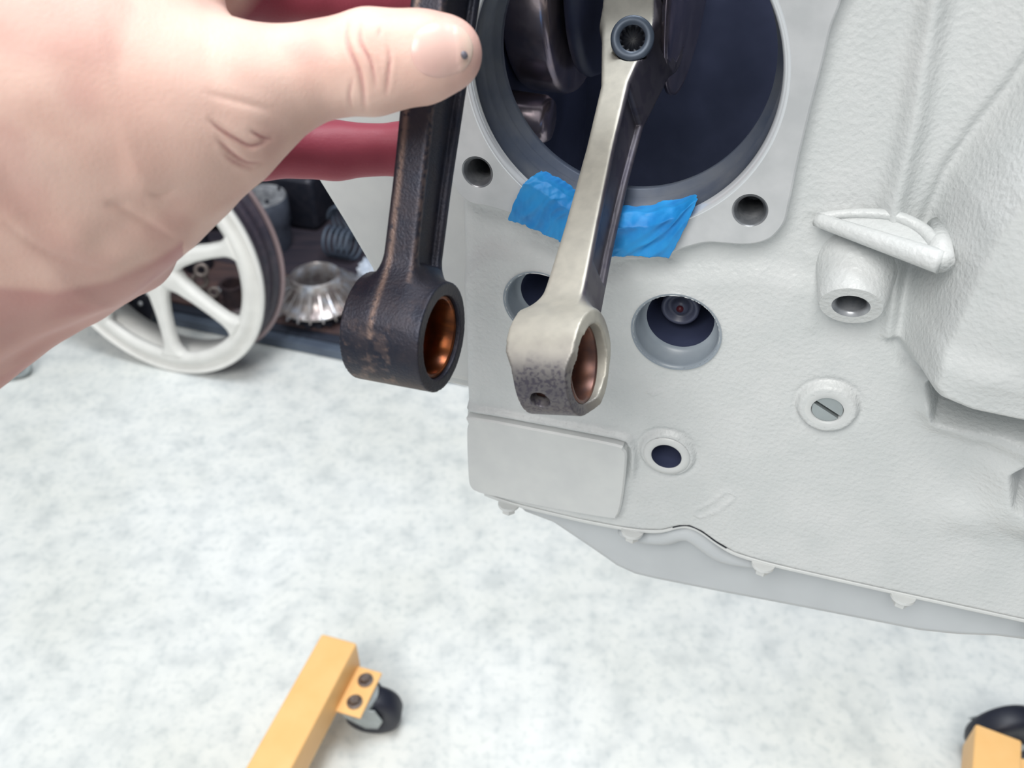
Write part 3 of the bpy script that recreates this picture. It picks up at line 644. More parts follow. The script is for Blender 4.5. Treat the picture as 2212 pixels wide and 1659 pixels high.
bcn = P(1366, 82, 0.270); bax2 = norm(-norm(bcn-C0)*0.9+Z*0.15); R_ = 47*0.270/F
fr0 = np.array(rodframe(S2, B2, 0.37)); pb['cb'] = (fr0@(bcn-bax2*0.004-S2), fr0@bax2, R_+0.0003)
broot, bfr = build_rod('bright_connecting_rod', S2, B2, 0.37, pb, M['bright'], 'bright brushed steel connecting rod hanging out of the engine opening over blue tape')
bush(broot, S2, bfr, 0.0106, 0.0096, 0.0074, mat('dull_bronze', (118, 80, 66), (84, 62, 60), 200, rough=0.35, metal=0.6))
# big end bolt on the bright rod
X, Y, Zr, L = bfr
def star(r, h, t): return r*(1+0.10*np.cos(12*t)) if (r < 0.0036 and h > -0.0035 and r > 0.001) else r*np.ones_like(t)
V, Fc = lathe([(R_*0.93, -0.012), (R_*0.93, -0.0032), (R_, -0.0030), (R_, -0.0004), (R_-0.0004, 0.0), (0.0042, 0.0), (0.0039, -0.0004)], bcn, bax2, 120)
obj('rod_bolt', V, Fc, M['bolt'], broot, label='black twelve point socket bolt')
o_ = bpy.data.objects['rod_bolt']
V, Fc = lathe([(0.0040, -0.0003), (0.00355, -0.0006), (0.0035, -0.0034), (0.0001, -0.0036)], bcn, bax2, 144, rfun=star)
s_ = obj('bolt_socket', V, Fc, M['boltdark'], broot)

# ------------------------------------------------------------ blue masking tape
def tape(rows, name, label, seed, nseg=60, m=M['tape']):
    """rows: polylines of (px, py, h) from the inside of the bore to the outer edge"""
    R3 = []
    for row in rows:
        pts = np.array([W(*[np.array(x) for x in uv(a, b, h)], np.array(h)) for a, b, h in row])
        d = np.r_[0, np.cumsum(np.linalg.norm(np.diff(pts, axis=0), axis=1))]; t = np.linspace(0, d[-1], nseg)
        R3.append(np.stack([np.interp(t, d, pts[:, i]) for i in range(3)], 1))
    R3 = np.array(R3); out = []
    for a, b in zip(R3[:-1], R3[1:]):
        for k in range(8): out.append(a+(b-a)*k/8)
    out.append(R3[-1]); G = np.array(out); nr = len(G)
    s = np.arange(nseg)/nseg
    for j in range(nr):
        t = j/(nr-1)
        for i in range(nseg):
            w_ = 1.0
            n1 = 1-abs(noise.noise(Vector((s[i]*5+t*3+seed, t*2.2-s[i]*2, seed))))*2.2
            n2 = 1-abs(noise.noise(Vector((s[i]*9-t*5, t*4+seed, 2*seed))))*2.2
            G[j, i] += N*(0.0008*n1+0.0004*n2)*w_ + Z*0.0004*noise.noise(Vector((s[i]*14, t*3, seed)))
            if j in (0, nr-1): G[j, i] += Z*0.0004*noise.noise(Vector((s[i]*60, seed, 0)))
            if i in (0, nseg-1): G[j, i] += U*0.0006*noise.noise(Vector((t*26, seed, 5)))
    V = G.reshape(-1, 3); Fc = [(j*nseg+i, j*nseg+i+1, (j+1)*nseg+i+1, (j+1)*nseg+i) for j in range(nr-1) for i in range(nseg-1)]
    return obj(name, V, Fc, m, None, label=label, cat='tape', loc=V.mean(0), group='strips of blue masking tape on the opening', mods=[('SOLIDIFY', dict(thickness=0.00018)), ('SUBSURF', dict(levels=1, render_levels=1))])
T1 = 0.0048
tape([[(1172, 366, -0.010), (1215, 385, -0.010), (1262, 420, -0.010), (1290, 440, -0.010)],
      [(1150, 378, 0.001), (1195, 398, 0.001), (1240, 428, 0.001), (1275, 447, 0.001)],
      [(1132, 394, T1), (1175, 415, T1), (1222, 445, T1), (1262, 468, T1)],
      [(1112, 432, T1), (1160, 452, T1), (1205, 474, T1), (1244, 490, T1)],
      [(1098, 474, T1), (1142, 490, T1), (1185, 508, T1), (1228, 527, T1)]], 'masking_tape', 'crumpled blue masking tape strip left of the bright rod', 1.3)
tape([[(1232, 410, -0.010), (1290, 432, -0.010), (1340, 442, -0.010), (1400, 441, -0.010), (1455, 430, -0.010), (1500, 418, -0.010)],
      [(1225, 425, 0.000), (1290, 448, 0.000), (1345, 457, 0.000), (1410, 456, 0.000), (1460, 444, 0.000), (1505, 422, 0.001)],
      [(1220, 455, T1-.0006), (1280, 480, T1-.0006), (1345, 490, T1), (1400, 488, T1), (1455, 470, T1), (1507, 430, T1)],
      [(1212, 490, T1-.0006), (1270, 515, T1-.0006), (1330, 524, T1), (1390, 524, T1), (1440, 510, T1), (1481, 490, T1)],
      [(1208, 520, T1-.0006), (1262, 545, T1-.0006), (1312, 553, T1), (1355, 552, T1), (1400, 553, T1), (1446, 557, T1)]], 'masking_tape', 'wrinkled blue masking tape strip right of the bright rod', 6.1, 90)

# ------------------------------------------------------------ the hand
def R_of(px, d): return px*d/F
hd = lambda px, py, d: P(px, py, d)
TH = [(-40, 'x')]
thumb = [((966, 115), .1865, 76), ((905, 124), .1860, 91), ((800, 136), .1855, 102), ((690, 152), .1850, 93), ((600, 176), .1840, 99), ((500, 218), .1815, 128)]
palm = [((500, 218), .1815, 128, (330, 240), .1800, 225), ((330, 240), .180, 225, (60, 200), .176, 330),
        ((458, 308), .186, 74, (330, 365), .186, 132), ((330, 365), .186, 132, (150, 420), .186, 230),
        ((150, 420), .186, 230, (-160, 520), .182, 300), ((60, 200), .176, 330, (-260, 260), .172, 420), ((250, 120), .184, 200, (80, 0), .180, 300), ((400, 80), .190, 90, (330, -40), .188, 170), ((-260, 380), .184, 330, (-520, 480), .190, 250), ((-520, 480), .190, 250, (-1500, 640), .205, 270)]
heel = [((285, 545), .199, 90, (110, 572), .199, 138), ((110, 572), .199, 138, (-160, 690), .196, 210)]
fingers = [  # index, middle, ring, little: chains behind the rod
    [((420, -60), .206, 125), ((560, -42), .222, 86), ((760, -36), .2295, 80), ((930, -40), .231, 72)],
    [((380, 250), .210, 120), ((560, 318), .226, 66), ((720, 326), .2335, 59), ((880, 322), .2345, 54), ((925, 322), .2325, 50)],
    [((300, 300), .206, 110), ((440, 340), .222, 62), ((500, 300), .230, 58), ((470, 250), .2345, 52)],
    [((250, 380), .204, 100), ((350, 420), .216, 56), ((400, 370), .224, 52), ((380, 310), .229, 46)]]
def hand_field(X, Y, Zz):
    d = None
    for (a, da, ra), (b, db, rb) in zip(thumb[:-1], thumb[1:]):
        c = cone(X, Y, Zz, hd(*a, da), hd(*b, db), R_of(ra, da), R_of(rb, db)); d = c if d is None else smin(d, c, 0.004)
    for a, da, ra, b, db, rb in palm:
        d = smin(d, cone(X, Y, Zz, hd(*a, da), hd(*b, db), R_of(ra, da), R_of(rb, db)), 0.010)
    e = None
    for a, da, ra, b, db, rb in heel:
        c = cone(X, Y, Zz, hd(*a, da), hd(*b, db), R_of(ra, da), R_of(rb, db)); e = c if e is None else smin(e, c, 0.006)
    d = smin(d, e, 0.0035)
    g = None
    for ch_ in fingers:
        e = None
        for (a, da, ra), (b, db, rb) in zip(ch_[:-1], ch_[1:]):
            c = cone(X, Y, Zz, hd(*a, da), hd(*b, db), R_of(ra, da), R_of(rb, db)); e = c if e is None else smin(e, c, 0.003)
        g = e if g is None else np.minimum(g, e)
    return smin(d, g, 0.0028)
pts = [hd(*t[0], t[1]) for t in thumb]+[hd(*p[0], p[1]) for p in palm]+[hd(*f_[0], f_[1]) for c in fingers for f_ in c]
lo = np.array([hd(-1150, 300, .2)[0], min(p[1] for p in pts)-0.03, min(p[2] for p in pts)-0.05]); hi = np.array([hd(1060, 100, .19)[0]+0.002, max(p[1] for p in pts)+0.012, hd(500, -300, .2)[2]+0.01])
lo = np.maximum(lo, [-0.26, 0.05, CAMH-0.2]); 
HV, HF = nets(hand_field, lo, hi, 0.00085)
# subdivide once on the distance field itself, then carve the creases
me_ = bpy.data.meshes.new('tmp'); me_.from_pydata(HV.tolist(), [], HF.tolist()); bm = bmesh.new(); bm.from_mesh(me_)
bmesh.ops.smooth_vert(bm, verts=bm.verts, factor=0.5, use_axis_x=True, use_axis_y=True, use_axis_z=True)
def inview(v):
    p = np.array(v)-C0; dz = p[1]*math.cos(PITCH)-p[2]*math.sin(PITCH); up = p[1]*math.sin(PITCH)+p[2]*math.cos(PITCH)
    return 1106+F*p[0]/dz, 829.5-F*up/dz, dz
es = [e for e in bm.edges if (lambda q: -60 < q[0] < 1080 and -40 < q[1] < 860 and q[2] < 0.205)(inview(e.verts[0].co))]
bmesh.ops.subdivide_edges(bm, edges=es, cuts=1, use_grid_fill=True)
bmesh.ops.smooth_vert(bm, verts=bm.verts, factor=0.5, use_axis_x=True, use_axis_y=True, use_axis_z=True)
bmesh.ops.recalc_face_normals(bm, faces=bm.faces); bm.normal_update(); bm.verts.index_update()
HV = np.array([tuple(v.co) for v in bm.verts]); HN = np.array([tuple(v.normal) for v in bm.verts]); HF = [tuple(v.index for v in f.verts) for f in bm.faces]; bm.free(); bpy.data.meshes.remove(me_)
rel = HV-C0; dz = rel[:, 1]*math.cos(PITCH)-rel[:, 2]*math.sin(PITCH); up = rel[:, 1]*math.sin(PITCH)+rel[:, 2]*math.cos(PITCH)
HX = 1106+F*rel[:, 0]/dz; HY = 829.5-F*up/dz
front = dz < 0.205
creases = [([(752, 42), (748, 75), (757, 110), (775, 150), (784, 190), (788, 238)], 7, .00055), ([(778, 50), (780, 90), (800, 130), (808, 160), (812, 188)], 6, .0004), ([(838, 98), (842, 130), (838, 170), (834, 205)], 6, .0003),
           ([(762, 165), (755, 205), (760, 235)], 5, .00022), ([(822, 55), (818, 80)], 6, .00015),
           ([(452, 258), (480, 282), (515, 304), (545, 316), (583, 300)], 7, .0006), ([(470, 300), (505, 335), (535, 352), (565, 350)], 7, .0005), ([(540, 282), (570, 298), (590, 300)], 6, .0004), ([(480, 330), (515, 355), (550, 364)], 6, .0003),
           ([(440, 200), (560, 232), (590, 245)], 12, .0002), ([(245, 440), (280, 462), (330, 490), (385, 520)], 12, .0003), ([(320, 420), (350, 425), (380, 415)], 10, .0003), ([(225, 440), (280, 450)], 14, .0003),
           ([(0, 470), (60, 520), (140, 560), (240, 585), (330, 560)], 14, .0003)]
def segt(u, v, pts):
    pts = [np.asarray(p, float) for p in pts]; L = [np.linalg.norm(b-a) for a, b in zip(pts[:-1], pts[1:])]; T = sum(L); acc = 0
    D = np.full(len(u), 1e9); S = np.zeros(len(u))
    for a, b, l in zip(pts[:-1], pts[1:], L):
        e = b-a; t = np.clip(((u-a[0])*e[0]+(v-a[1])*e[1])/(e@e), 0, 1); d = np.hypot(u-a[0]-t*e[0], v-a[1]-t*e[1])
        m = d < D; D = np.where(m, d, D); S = np.where(m, (acc+t*l)/T, S); acc += l
    return D, np.sin(np.pi*np.clip(S, 0.02, 0.98))**0.7
disp = np.zeros(len(HV)); cw = np.zeros(len(HV))
for k_, (pl_, w_, a_) in enumerate(creases):
    pl_ = smooth_poly(pl_, 5, closed=False); w_ *= 0.68; a_ *= 1.1
    dd, tp = segt(HX, HY, pl_)
    disp -= a_*tp*np.exp(-(dd/w_)**2)*front
    disp += 0.22*a_*tp*np.exp(-((dd-w_*2.6)/(w_*1.6))**2)*front
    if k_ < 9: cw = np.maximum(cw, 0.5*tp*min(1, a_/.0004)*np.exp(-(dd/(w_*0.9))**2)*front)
disp += 0.00025*np.array([noise.noise(Vector(v)*120) for v in HV])
# tendons and soft hollows on the back of the hand
dd = seg(HX, HY, [(230, 520), (290, 470), (350, 440)]); disp -= 0.0006*np.exp(-(dd/45)**2)*front
HV = HV+HN*disp[:, None]
fin = None
palm_shadew = np.clip((dz-0.204)/0.008, 0, 1)  # redder palm side and the rear fingers' shade, both painted by depth
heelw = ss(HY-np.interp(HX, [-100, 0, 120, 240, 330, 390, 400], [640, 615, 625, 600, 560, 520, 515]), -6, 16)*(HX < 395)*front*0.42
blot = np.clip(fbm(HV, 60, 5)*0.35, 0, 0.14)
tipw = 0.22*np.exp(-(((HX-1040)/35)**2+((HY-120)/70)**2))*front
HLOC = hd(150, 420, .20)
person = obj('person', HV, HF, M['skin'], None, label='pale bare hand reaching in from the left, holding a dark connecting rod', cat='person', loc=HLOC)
at = person.data.attributes.new('palm', 'FLOAT', 'POINT'); at.data.foreach_set('value', np.clip(palm_shadew+heelw+cw+blot+tipw, 0, 1).astype(np.float32))
# nail: laid on the real skin surface
def hit(px, py):
    r_ = ray(px, py); t = 0.150
    for _ in range(60):
        p = C0+r_*t; d = float(hand_field(*[np.array([c], np.float32) for c in p])[0])
        if d < 2e-5: break
        t += d*0.9
    return t
nc = (952, 108); na, nb = 22, 22
def nail_px(s, q):
    # superellipse patch, long axis along the thumb, slightly tilted
    a = s*2-1; b = q*2-1; x = a*math.sqrt(max(0, 1-b*b/2)); y = b*math.sqrt(max(0, 1-a*a/2))
    X_ = x*68*(1.06 if x > 0 else 1); Y_ = y*63; c, s_2 = math.cos(-0.10), math.sin(-0.10)
    return nc[0]+X_*c-Y_*s_2, nc[1]+X_*s_2+Y_*c, math.hypot(x, y), x
Vn = []; tipa = []
for j in range(nb+1):
    for i in range(na+1):
        px, py, rr, xx = nail_px(i/na, j/nb); t = hit(px, py); Vn.append(C0+ray(px, py)*(t-0.00035*(1-rr**4)+0.0002*(rr > .98)-0.0002*(xx > .5)))
        tipa.append(0.6*max(0, min(1, (xx-0.45)/0.5)))
Fn = [(j*(na+1)+i, j*(na+1)+i+1, (j+1)*(na+1)+i+1, (j+1)*(na+1)+i) for j in range(nb) for i in range(na)]
nl = obj('thumb_nail', np.array(Vn), Fn, M['nail'], person, label='pale pink nail with a small dark bruise', mods=[('SOLIDIFY', dict(thickness=0.0003)), ('SUBSURF', dict(levels=1, render_levels=1))])
at = nl.data.attributes.new('tip', 'FLOAT', 'POINT'); at.data.foreach_set('value', np.clip(tipa, 0, 1).astype(np.float32))
Vb = []
for k in range(16):
    a = 2*math.pi*k/16; px = 1003+7*math.cos(a)+3*math.sin(a)*1.0; py = 119+9*math.sin(a)-2*math.cos(a); t = hit(px, py); Vb.append(C0+ray(px, py)*(t-0.00115))
obj('nail_bruise', np.vstack([Vb, np.array(Vb)+norm(ray(1003, 119))*0.0003]), [tuple(range(16)), tuple(range(31, 15, -1))]+[(i, (i+1) % 16, (i+1) % 16+16, i+16) for i in range(16)], M['bruise'], nl, label='small dark bruise')

# ------------------------------------------------------------ white spoked wheel
Rw = 0.2469; az, ti = -0.3022, 0.0671
wn = np.array([math.sin(az)*math.cos(ti), -math.cos(az)*math.cos(ti), math.sin(ti)]); wh = np.array([math.cos(az), math.sin(az), 0]); ww = np.cross(wn, wh); ww = ww if ww[2] > 0 else -ww
wc = np.array([-0.6963, 1.4377, Rw*ww[2]+0.002])
whl = empty('spoked_wheel', (wc[0], wc[1], 0), 'white painted cast spoked wheel without tyre standing on the floor behind the hand', 'wheel')
def ring_at(prof, name, m, n=120): 
    V, Fc = lathe(prof, wc, wn, n, close=True); return obj(name, V, Fc, m, whl)
ring_at([(Rw-.046, -.012), (Rw-.044, -.002), (Rw-.028, .001), (Rw-.024, -.002), (Rw-.016, -.009), (Rw-.010, -.010), (Rw-.006, -.003), (Rw-.003, .001), (Rw, -.001), (Rw+.001, -.006), (Rw-.004, -.016), (Rw-.020, -.020), (Rw-.040, -.020)], 'rim', M['wheel'])
ring_at([(Rw-.0365, -.014), (Rw-.034, -.014), (Rw-.034, -.078), (Rw-.0365, -.078)], 'inner_sleeve', M['wheel'])
ring_at([(Rw-.030, -.018), (Rw-.006, -.016), (Rw-.008, -.030), (Rw-.020, -.036), (Rw-.020, -.040), (Rw-.012, -.044), (Rw-.012, -.058), (Rw-.018, -.062), (Rw-.018, -.070), (Rw-.008, -.074), (Rw-.008, -.080), (Rw-.034, -.080), (Rw-.034, -.018)], 'rim_barrel', M['barrel'])
ring_at([(Rw-.010, -.078), (Rw-.001, -.080), (Rw+.001, -.083), (Rw-.002, -.087), (Rw-.012, -.086)], 'rear_lip', M['barreledge'])
def wp(r, a, o): return wc+wn*o+wh*r*np.cos(a)+ww*r*np.sin(a)
V, Fc = lathe([(0.0001, .010), (.018, .010), (.020, .006), (.040, .004), (.052, -.004), (.056, -.016), (.050, -.03), (.04, -.05), (0.0001, -.05)], wc, wn, 60); obj('hub', V, Fc, M['wheel'], whl)
for k, ang in enumerate((272, 326.5, 17.5, 69, 120, 171, 222)):
    a = math.radians(ang); rd = wh*math.cos(a)+ww*math.sin(a); tg = -wh*math.sin(a)+ww*math.cos(a)
    rs = np.array([.040, .055, .075, .11, .15, .178, .190, .199, .207]); hw = np.array([.040, .029, .021, .0155, .0135, .0145, .0185, .026, .040])
    secs = []
    for r_, w_ in zip(rs, hw):
        inn = w_*0.45
        c = wc+rd*r_
        secs.append([c-tg*w_-wn*.020, c-tg*w_*0.97-wn*.006, c-tg*inn*1.2-wn*.002+wn*.004, c+tg*inn*1.2-wn*.002+wn*.004, c+tg*w_*0.97-wn*.006, c+tg*w_-wn*.020])
    G = np.array(secs); n6 = 6; V = G.reshape(-1, 3); Fc = []
    for i in range(len(rs)-1):
        for j in range(n6): Fc.append((i*n6+j, i*n6+(j+1) % n6, (i+1)*n6+(j+1) % n6, (i+1)*n6+j))
    Fc += [tuple(range(n6)), tuple((len(rs)-1)*n6+j for j in range(n6))]
    obj('spoke', V, Fc, M['wheel'], whl, smooth='auto', mods=[('BEVEL', dict(width=.003, segments=2, limit_method='ANGLE', angle_limit=math.radians(25)))])

# ------------------------------------------------------------ low shelf and the parts on it
A = fl(300, 690); B = fl(1010, 836); sdx = norm(B-A); sdy = np.array([-sdx[1], sdx[0], 0]); sdy = sdy if sdy[1] > 0 else -sdy
A = A-sdx*0.35; Ls = np.linalg.norm(B-A)
she = empty('low_shelf', A+sdx*Ls/2, 'low dark steel shelf frame with worn brown boards, behind the white wheel', 'shelf')
AX = [sdx, sdy, Z]
V, Fc = box(A+sdx*Ls/2+sdy*0.012+Z*0.013, AX, (Ls/2, 0.012, 0.011), 0.002); obj('rail', V, Fc, M['beam'], she, smooth=False)
V, Fc = box(A+sdx*Ls/2+sdy*0.032+Z*0.006, AX, (Ls/2, 0.008, 0.006), 0.002); obj('rail', V, Fc, M['beamdark'], she, smooth=False)
V, Fc = box(A+sdx*Ls/2+sdy*0.034+Z*0.026, AX, (Ls/2, 0.012, 0.004), 0.002); obj('rail', V, Fc, M['beamdark'], she, smooth=False)
for s in range(4):
    V, Fc = box(A+sdx*(0.03+(Ls-0.06)*s/3)+sdy*0.47+Z*0.011, AX, (0.02, 0.40, 0.011), 0.003); obj('cross_member', V, Fc, M['beamdark'], she, smooth=False)
for s in range(5):
    V, Fc = box(A+sdx*Ls/2+sdy*(0.135+s*0.181)+Z*0.029, AX, (Ls/2, 0.0895, 0.007), 0.002); obj('board', V, Fc, M['board'] if s == 0 else M['boardshade'], she, smooth=False)  # rear boards get a darker copy: shade at the back painted in
wp0 = A+sdx*Ls/2+sdy*1.12
V, Fc = box(wp0+Z*0.9, AX, (2.6, 0.04, 0.9)); obj('wall_back', V, Fc, M['backwall'], smooth=False, kind='structure')
ZT = 0.0362
def on(px, py, z=ZT): return fl(px, py, z)
def thing(name, c, parts, label, cat, group=None):
    root = empty(name, c, label, cat, group)
    for nm, (V, Fc), m, *s in parts: obj(nm, V, Fc, m, root, smooth=s[0] if s else 'auto')
    return root
c = on(582, 530); rc = 0.063
cb_ = fl(582, 530, ZT); 
thing('cylinder_barrel', c, [('barrel', lathe([(rc*.86, 0), (rc*.92, .02), (rc*.92, .06), (rc, .07), (rc, .126), (rc*.97, .130)], c, Z, 56, capends=False), M['barrelpart']),
      ('top_ring', lathe([(rc*.97, .130), (rc*.95, .134), (rc*.60, .134), (rc*.56, .130), (rc*.56, .03), (0.0001, .03)], c, Z, 56), M['barreltop']),
      *[('stud', lathe([(.004, .13), (.004, .142), (.0001, .143)], c+rc*.78*np.array([math.cos(a), math.sin(a), 0]), Z, 10), M['blackmetal']) for a in (0.6, 2.2, 3.8, 5.3)]],
      'grey engine cylinder with a pale metal top ring, standing on the shelf behind the wheel', 'cylinder')
# finned fan hub
c = on(694, 672)
parts = [('gear', lathe([(.066, 0), (.066, .012), (.050, .016), (.045, .03), (0.0001, .03)], c, Z, 72, rfun=lambda r, h, t: r*(1+(.05*np.sign(np.sin(18*t)) if r > .06 else 0*t))), M['blackmetal'])]
thing('toothed_gear', c, parts, 'black toothed gear lying under the bright finned hub on the shelf', 'gear')
c = on(694, 672, ZT)+Z*0.031
parts = [('ring', lathe([(.055, .052), (.053, .062), (.049, .064), (.046, .060), (.044, .03), (.044, .0)], c, Z, 60), M['silver']),
         ('skirt', lathe([(.055, .052), (.060, .035), (.070, .018), (.088, .006), (.088, .001), (.044, .001)], c, Z, 60), M['silver'])]
for k in range(24):
    a = 2*math.pi*k/24; d_ = np.array([math.cos(a), math.sin(a), 0]); t_ = np.array([-math.sin(a), math.cos(a), 0])
    pl = [c+d_*.055+Z*.050, c+d_*.066+Z*.048, c+d_*.098+Z*.022, c+d_*.104+Z*.004, c+d_*.060+Z*.004]
    parts.append(('fin', prism(np.array(pl)-t_*.0015, t_*.003), M['silver'], False))
thing('finned_hub', c, parts, 'bright alloy hub with flared cooling fins on top of the black gear', 'fan hub')
# crumpled clear film
def blob(c, r3, amp, fr, seed, sub=4, flat=None):
    bm = bmesh.new(); bmesh.ops.create_icosphere(bm, subdivisions=sub, radius=1); V = []
    for v in bm.verts:
        p = v.co.normalized(); k = 1+amp*(1-2*abs(noise.noise(p*fr+Vector((seed, 0, 0)))))+amp*.5*noise.noise(p*fr*3)
        V.append((p.x*r3[0]*k, p.y*r3[1]*k, max(p.z, -0.8 if flat is None else flat)*r3[2]*k))
    bm.verts.index_update(); Fc = [tuple(v.index for v in f.verts) for f in bm.faces]; bm.free(); V = np.array(V)
    V[:, 2] -= V[:, 2].min()
    return np.asarray(c)+V, Fc
c = on(832, 636); V, Fc = blob(c, (.046, .05, .04), .35, 2.2, 3); obj('plastic_film', V, Fc, M['film'], None, smooth=False, label='crumpled pale blue plastic film beside the bright finned hub', cat='film', loc=c)
# springs
def coil(c, R0, r0, turns, pitch, ax=Z):
    x, y, a = frame(ax); t = np.linspace(0, turns*2*np.pi, int(turns*22)); pts = c+np.cos(t)[:, None]*x*R0+np.sin(t)[:, None]*y*R0+a*(t/(2*np.pi)*pitch)[:, None]; return tube(pts, r0, 8)
for (px, py, R0, r0, tn, ax, lb) in ((712, 550, .034, .0036, 5, (0.9, -0.3, 0.0), 'dark coil spring lying behind the bright finned hub'), (742, 520, .042, .004, 4, (0.5, 0.8, 0.0), 'large dark coil spring beside the white engine housing')):
    c = on(px, py); V, Fc = coil(c+Z*(R0+r0+.001), R0, r0, tn, .015, np.array(ax)); obj('coil_spring', V, Fc, M['beam'], None, label=lb, cat='spring', group='coil springs on the shelf', loc=c)
# parts seen through the wheel
c = on(512, 662); thing('bearing_cup', c, [('cup', lathe([(.030, 0), (.032, .004), (.026, .010), (.026, .052), (.030, .060), (.022, .060), (.021, .012), (0.0001, .012)], c, Z, 40), M['brownmetal']), ('base_ring', lathe([(.036, 0), (.036, .004), (.031, .006), (.031, 0)], c, Z, 40, close=True), M['silver'])], 'small brown metal cup on a pale ring, seen through the wheel spokes', 'cup')
c = on(440, 640); root = empty('chain_piece', c, 'pale brown link piece with a round hole, seen between the wheel spokes', 'metal part')
for i, (dx, dzv, r0) in enumerate(((0, .036, .020), (.03, .012, .013), (-.03, .012, .015), (.012, .066, .016))):
    V, Fc = lathe([(r0, -.006), (r0, .006), (r0*.5, .006), (r0*.5, -.006)], c+sdx*dx+Z*(dzv+.004), norm(np.array([.2, -.9, .5])), 28, close=True); obj('link', V, Fc, mat('link_metal', (150, 138, 132), rough=.4, metal=.4) if i == 0 else bpy.data.materials['link_metal'], root)
c = on(480, 628); V, Fc = lathe([(.011, 0), (.011, .010), (.006, .010), (.006, 0)], c, norm([.1, -.3, 1]), 6, close=True); obj('hex_nut', V, Fc, M['lip'], None, smooth=False, label='small bright nut among dark parts, seen through the wheel', cat='nut', loc=c)
c = on(430, 575); thing('black_canister', c, [('body', lathe([(.034, 0), (.036, .01), (.036, .10), (.030, .115), (.018, .12), (.018, .135), (0.0001, .136)], c, Z, 40), M['blackmetal'])], 'black canister standing behind the link piece on the shelf', 'canister')
c = on(470, 470); V, Fc = blob(c, (.10, .08, .07), .25, 1.6, 8); obj('shop_rag', V, Fc, mat('grey_rag', (120, 124, 124), (60, 66, 76), 14, rough=.8), None, label='crumpled grey green rag seen through the top of the wheel', cat='rag', loc=c)
c = on(655, 470); thing('black_housing', c, [('housing', box(c+Z*.07, AX, (.075, .06, .07), .02), M['blackmetal']), ('neck', lathe([(.03, .12), (.03, .16), (.022, .17), (.02, .13)], c, Z, 32), M['blackmetal'])], 'black metal housing with a round neck, right of the grey cylinder', 'housing')
c = on(820, 430); thing('black_case', c, [('case', box(c+Z*.06, AX, (.11, .08, .06), .012), M['blackmetal'])], 'black boxy case at the back of the shelf', 'case')
# black perforated disc left behind the wheel
dc = fl(262, 716); dn = norm([-.35, -.9, .25]); rr = .105
x_, y_, _ = frame(dn); up_ = y_ if abs(y_[2]) > abs(x_[2]) else x_; up_ = up_*np.sign(up_[2]); dcc = dc+up_*rr+Z*0.003
dr = empty('perforated_disc', dc, 'black perforated disc with shiny bolts, leaning behind the lower left of the wheel', 'brake disc')
V, Fc = lathe([(rr, -.004), (rr, .004), (.052, .004), (.052, -.004)], dcc, dn, 60, close=True); obj('disc_ring', V, Fc, M['blackmetal'], dr, smooth='auto')
V, Fc = lathe([(.056, -.012), (.054, .004), (.030, .012), (0.0001, .013)], dcc, dn, 40); obj('carrier', V, Fc, M['blackmetal'], dr)
for k in range(16):
    a = 2*math.pi*k/16; V, Fc = lathe([(.0055, .003), (.0055, .0065), (.002, .008), (.0001, .008)], dcc+(x_*math.cos(a)+y_*math.sin(a))*(rr-.018-(k % 2)*.016), dn, 10); obj('rivet', V, Fc, M['lip'], dr)
# small grey fitting at the far left
c = fl(48, 812); ax_ = norm([.35, -.85, .25]); thing('metal_fitting', c, [('ring', lathe([(.024, -.02), (.026, -.016), (.026, .008), (.023, .011), (.016, .011), (.014, -.02)], c+Z*.029, ax_, 36, close=True), M['zinc']),
      ('arm', box(c+np.array([-.075, -.03, .010]), [norm([.9, .35, 0]), norm([-.35, .9, 0]), Z], (.07, .012, .009), .004), M['zinc'])], 'grey metal fitting with a round hole on the floor at the far left', 'fitting')

# ------------------------------------------------------------ orange engine stand
std = empty('engine_stand', (0.1, 0.2, 0), 'orange painted steel engine stand legs on black casters, below the engine', 'engine stand')
ZL = 0.125; hw = 0.0255
def leg(p_end_l, p_end_r, p_far_l, length):
    a = fl(*p_end_l, ZL); b = fl(*p_far_l, ZL); d = norm(b-a); r_ = np.array([d[1], -d[0], 0]); e = fl(*p_end_r, ZL)-a
    if r_@e < 0: r_ = -r_
    wd = 2*hw; cen = a+r_*wd/2+d*length/2-Z*wd/2
    V, Fc = box(cen, [d, r_, Z], (length/2, wd/2, wd/2), .0035); obj('leg', V, Fc, M['orange'], std, smooth='auto')
    V, Fc = box(a+r_*wd/2-Z*wd/2-d*.0005, [d, r_, Z], (.0012, wd/2-.004, wd/2-.004), .001); obj('end_cap', V, Fc, M['orange'], std, smooth=False)
    return a, d, r_, wd
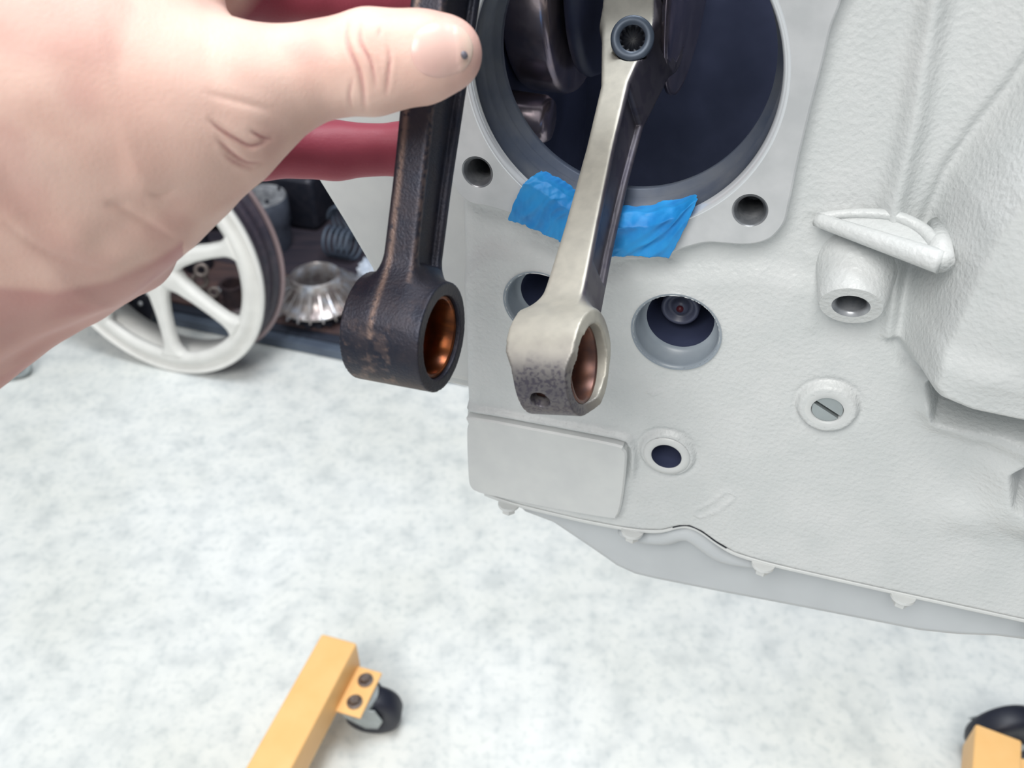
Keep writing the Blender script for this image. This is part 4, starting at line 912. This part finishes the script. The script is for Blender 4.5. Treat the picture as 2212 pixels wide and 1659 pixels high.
def caster(pc, top, d, ang, rw=0.038, swivel=True):
    """pc: ground point under the stem"""
    rw_ = rw; wx = norm([math.cos(ang), math.sin(ang), 0]); wy = np.array([-wx[1], wx[0], 0])
    wcn = pc+wx*0.018+Z*rw_
    V, Fc = lathe([(.008, -.016), (rw_-.010, -.016), (rw_-.003, -.0145), (rw_, -.009), (rw_, .009), (rw_-.003, .0145), (rw_-.010, .016), (.008, .016)], wcn, wy, 60, close=True)
    wl = obj('caster_wheel', V, Fc, M['rubber'], std)
    V, Fc = lathe([(.010, -.0175), (.010, .0175), (0.0001, .0176)], wcn, wy, 24); obj('axle', V, Fc, M['zinc'], wl, smooth='auto')
    for s in (-1, 1):
        pl = [pc+wx*-.022+Z*(top-.010), pc+wx*.026+Z*(top-.010), pc+wx*.034+Z*(rw_+.006), pc+wx*.026+Z*(rw_-.012), pc+wx*.010+Z*(rw_-.012), pc+wx*-.016+Z*(rw_+.012)]
        V, Fc = prism(np.array(pl)+wy*s*.019, wy*s*.002); obj('fork', V, Fc, M['zinc'], std, smooth=False, mods=[('BEVEL', dict(width=.0008, segments=2, limit_method='ANGLE'))])
    if not swivel: return
    V, Fc = lathe([(.026, top-.012), (.028, top-.008), (.028, top-.001), (0.0001, top-.001)], pc, Z, 36); obj('swivel', V, Fc, M['zinc'], std, smooth='auto')
a, d, r_, wd = leg((695, 1368), (776, 1390), (530, 1659), 0.62)
ptop = ZL-2*hw+0.008
pcn = a+d*0.040+r_*(wd+0.015)
V, Fc = box(np.r_[(pcn-r_*0.012)[:2], ptop-.002], [d, r_, Z], (.034, .031, .002), .0015); obj('caster_plate', V, Fc, M['orange'], std, smooth=False)
for k in (-1, 1): hexbolt(np.r_[(pcn+d*.0165*k+r_*.003)[:2], ptop+.0005], Z, .0068, .008, M['rusty'], std, 'plate_bolt', 1.5)
caster(np.r_[(pcn+d*.000-r_*.002)[:2], 0], ptop-.003, d, math.atan2(r_[1], r_[0])+0.25)
a2, d2, r2_, wd2 = leg((2108, 1562), (2212, 1572), (2098, 1700), 0.45)
pc2 = a2-d2*.002+r2_*(wd2*.9)
V, Fc = box(np.r_[(pc2+d2*.03)[:2], ptop-.002], [d2, r2_, Z], (.036, .036, .002), .0015); obj('caster_plate', V, Fc, M['orange'], std, smooth=False)
e_ = (fl(2108, 1562, ZL)+fl(2212, 1572, ZL))/2
q_ = np.array([fl(2176, 1590, .05)[0]-.018, e_[1]+.030, 0])
caster(q_, .070, d2, 0.06, rw=0.049, swivel=False)
# mast and head behind the frame carry the block
e1 = a+d*.60+r_*wd/2; e2 = a2+d2*.43+r2_*wd2/2; mid = (e1+e2)/2; cd_ = norm(e2-e1)
V, Fc = box(np.r_[mid[:2], ZL-hw], [np.r_[cd_[:2], 0], np.array([-cd_[1], cd_[0], 0]), Z], (np.linalg.norm(e2-e1)/2+.03, hw, hw), .003); obj('cross_tube', V, Fc, M['orange'], std, smooth='auto')
mp_ = W(np.array(uR+0.38), np.array(0.0), np.array(-0.08)); 
V, Fc = box((mp_[0], mp_[1], 0.48), np.eye(3), (.03, .03, .48), .004); obj('mast', V, Fc, M['orange'], std, smooth='auto')
q0 = np.array([mp_[0], mp_[1], ZL-hw]); q1 = np.array([e2[0], e2[1], ZL-hw]); dq = norm(q1-q0)
V, Fc = box((q0+q1)/2, [dq, np.array([-dq[1], dq[0], 0]), Z], (np.linalg.norm(q1-q0)/2, hw, hw), .003); obj('cross_tube', V, Fc, M['orange'], std, smooth='auto')
hc = W(np.array(uR+0.32), np.array(-0.19), np.array(-0.08))
V, Fc = lathe([(.06, -.31), (.06, -.302), (.03, -.30), (.03, .03), (0.0001, .03)], hc, U, 40, capends=True); obj('mounting_head', V, Fc, M['orange'], std, smooth='auto')
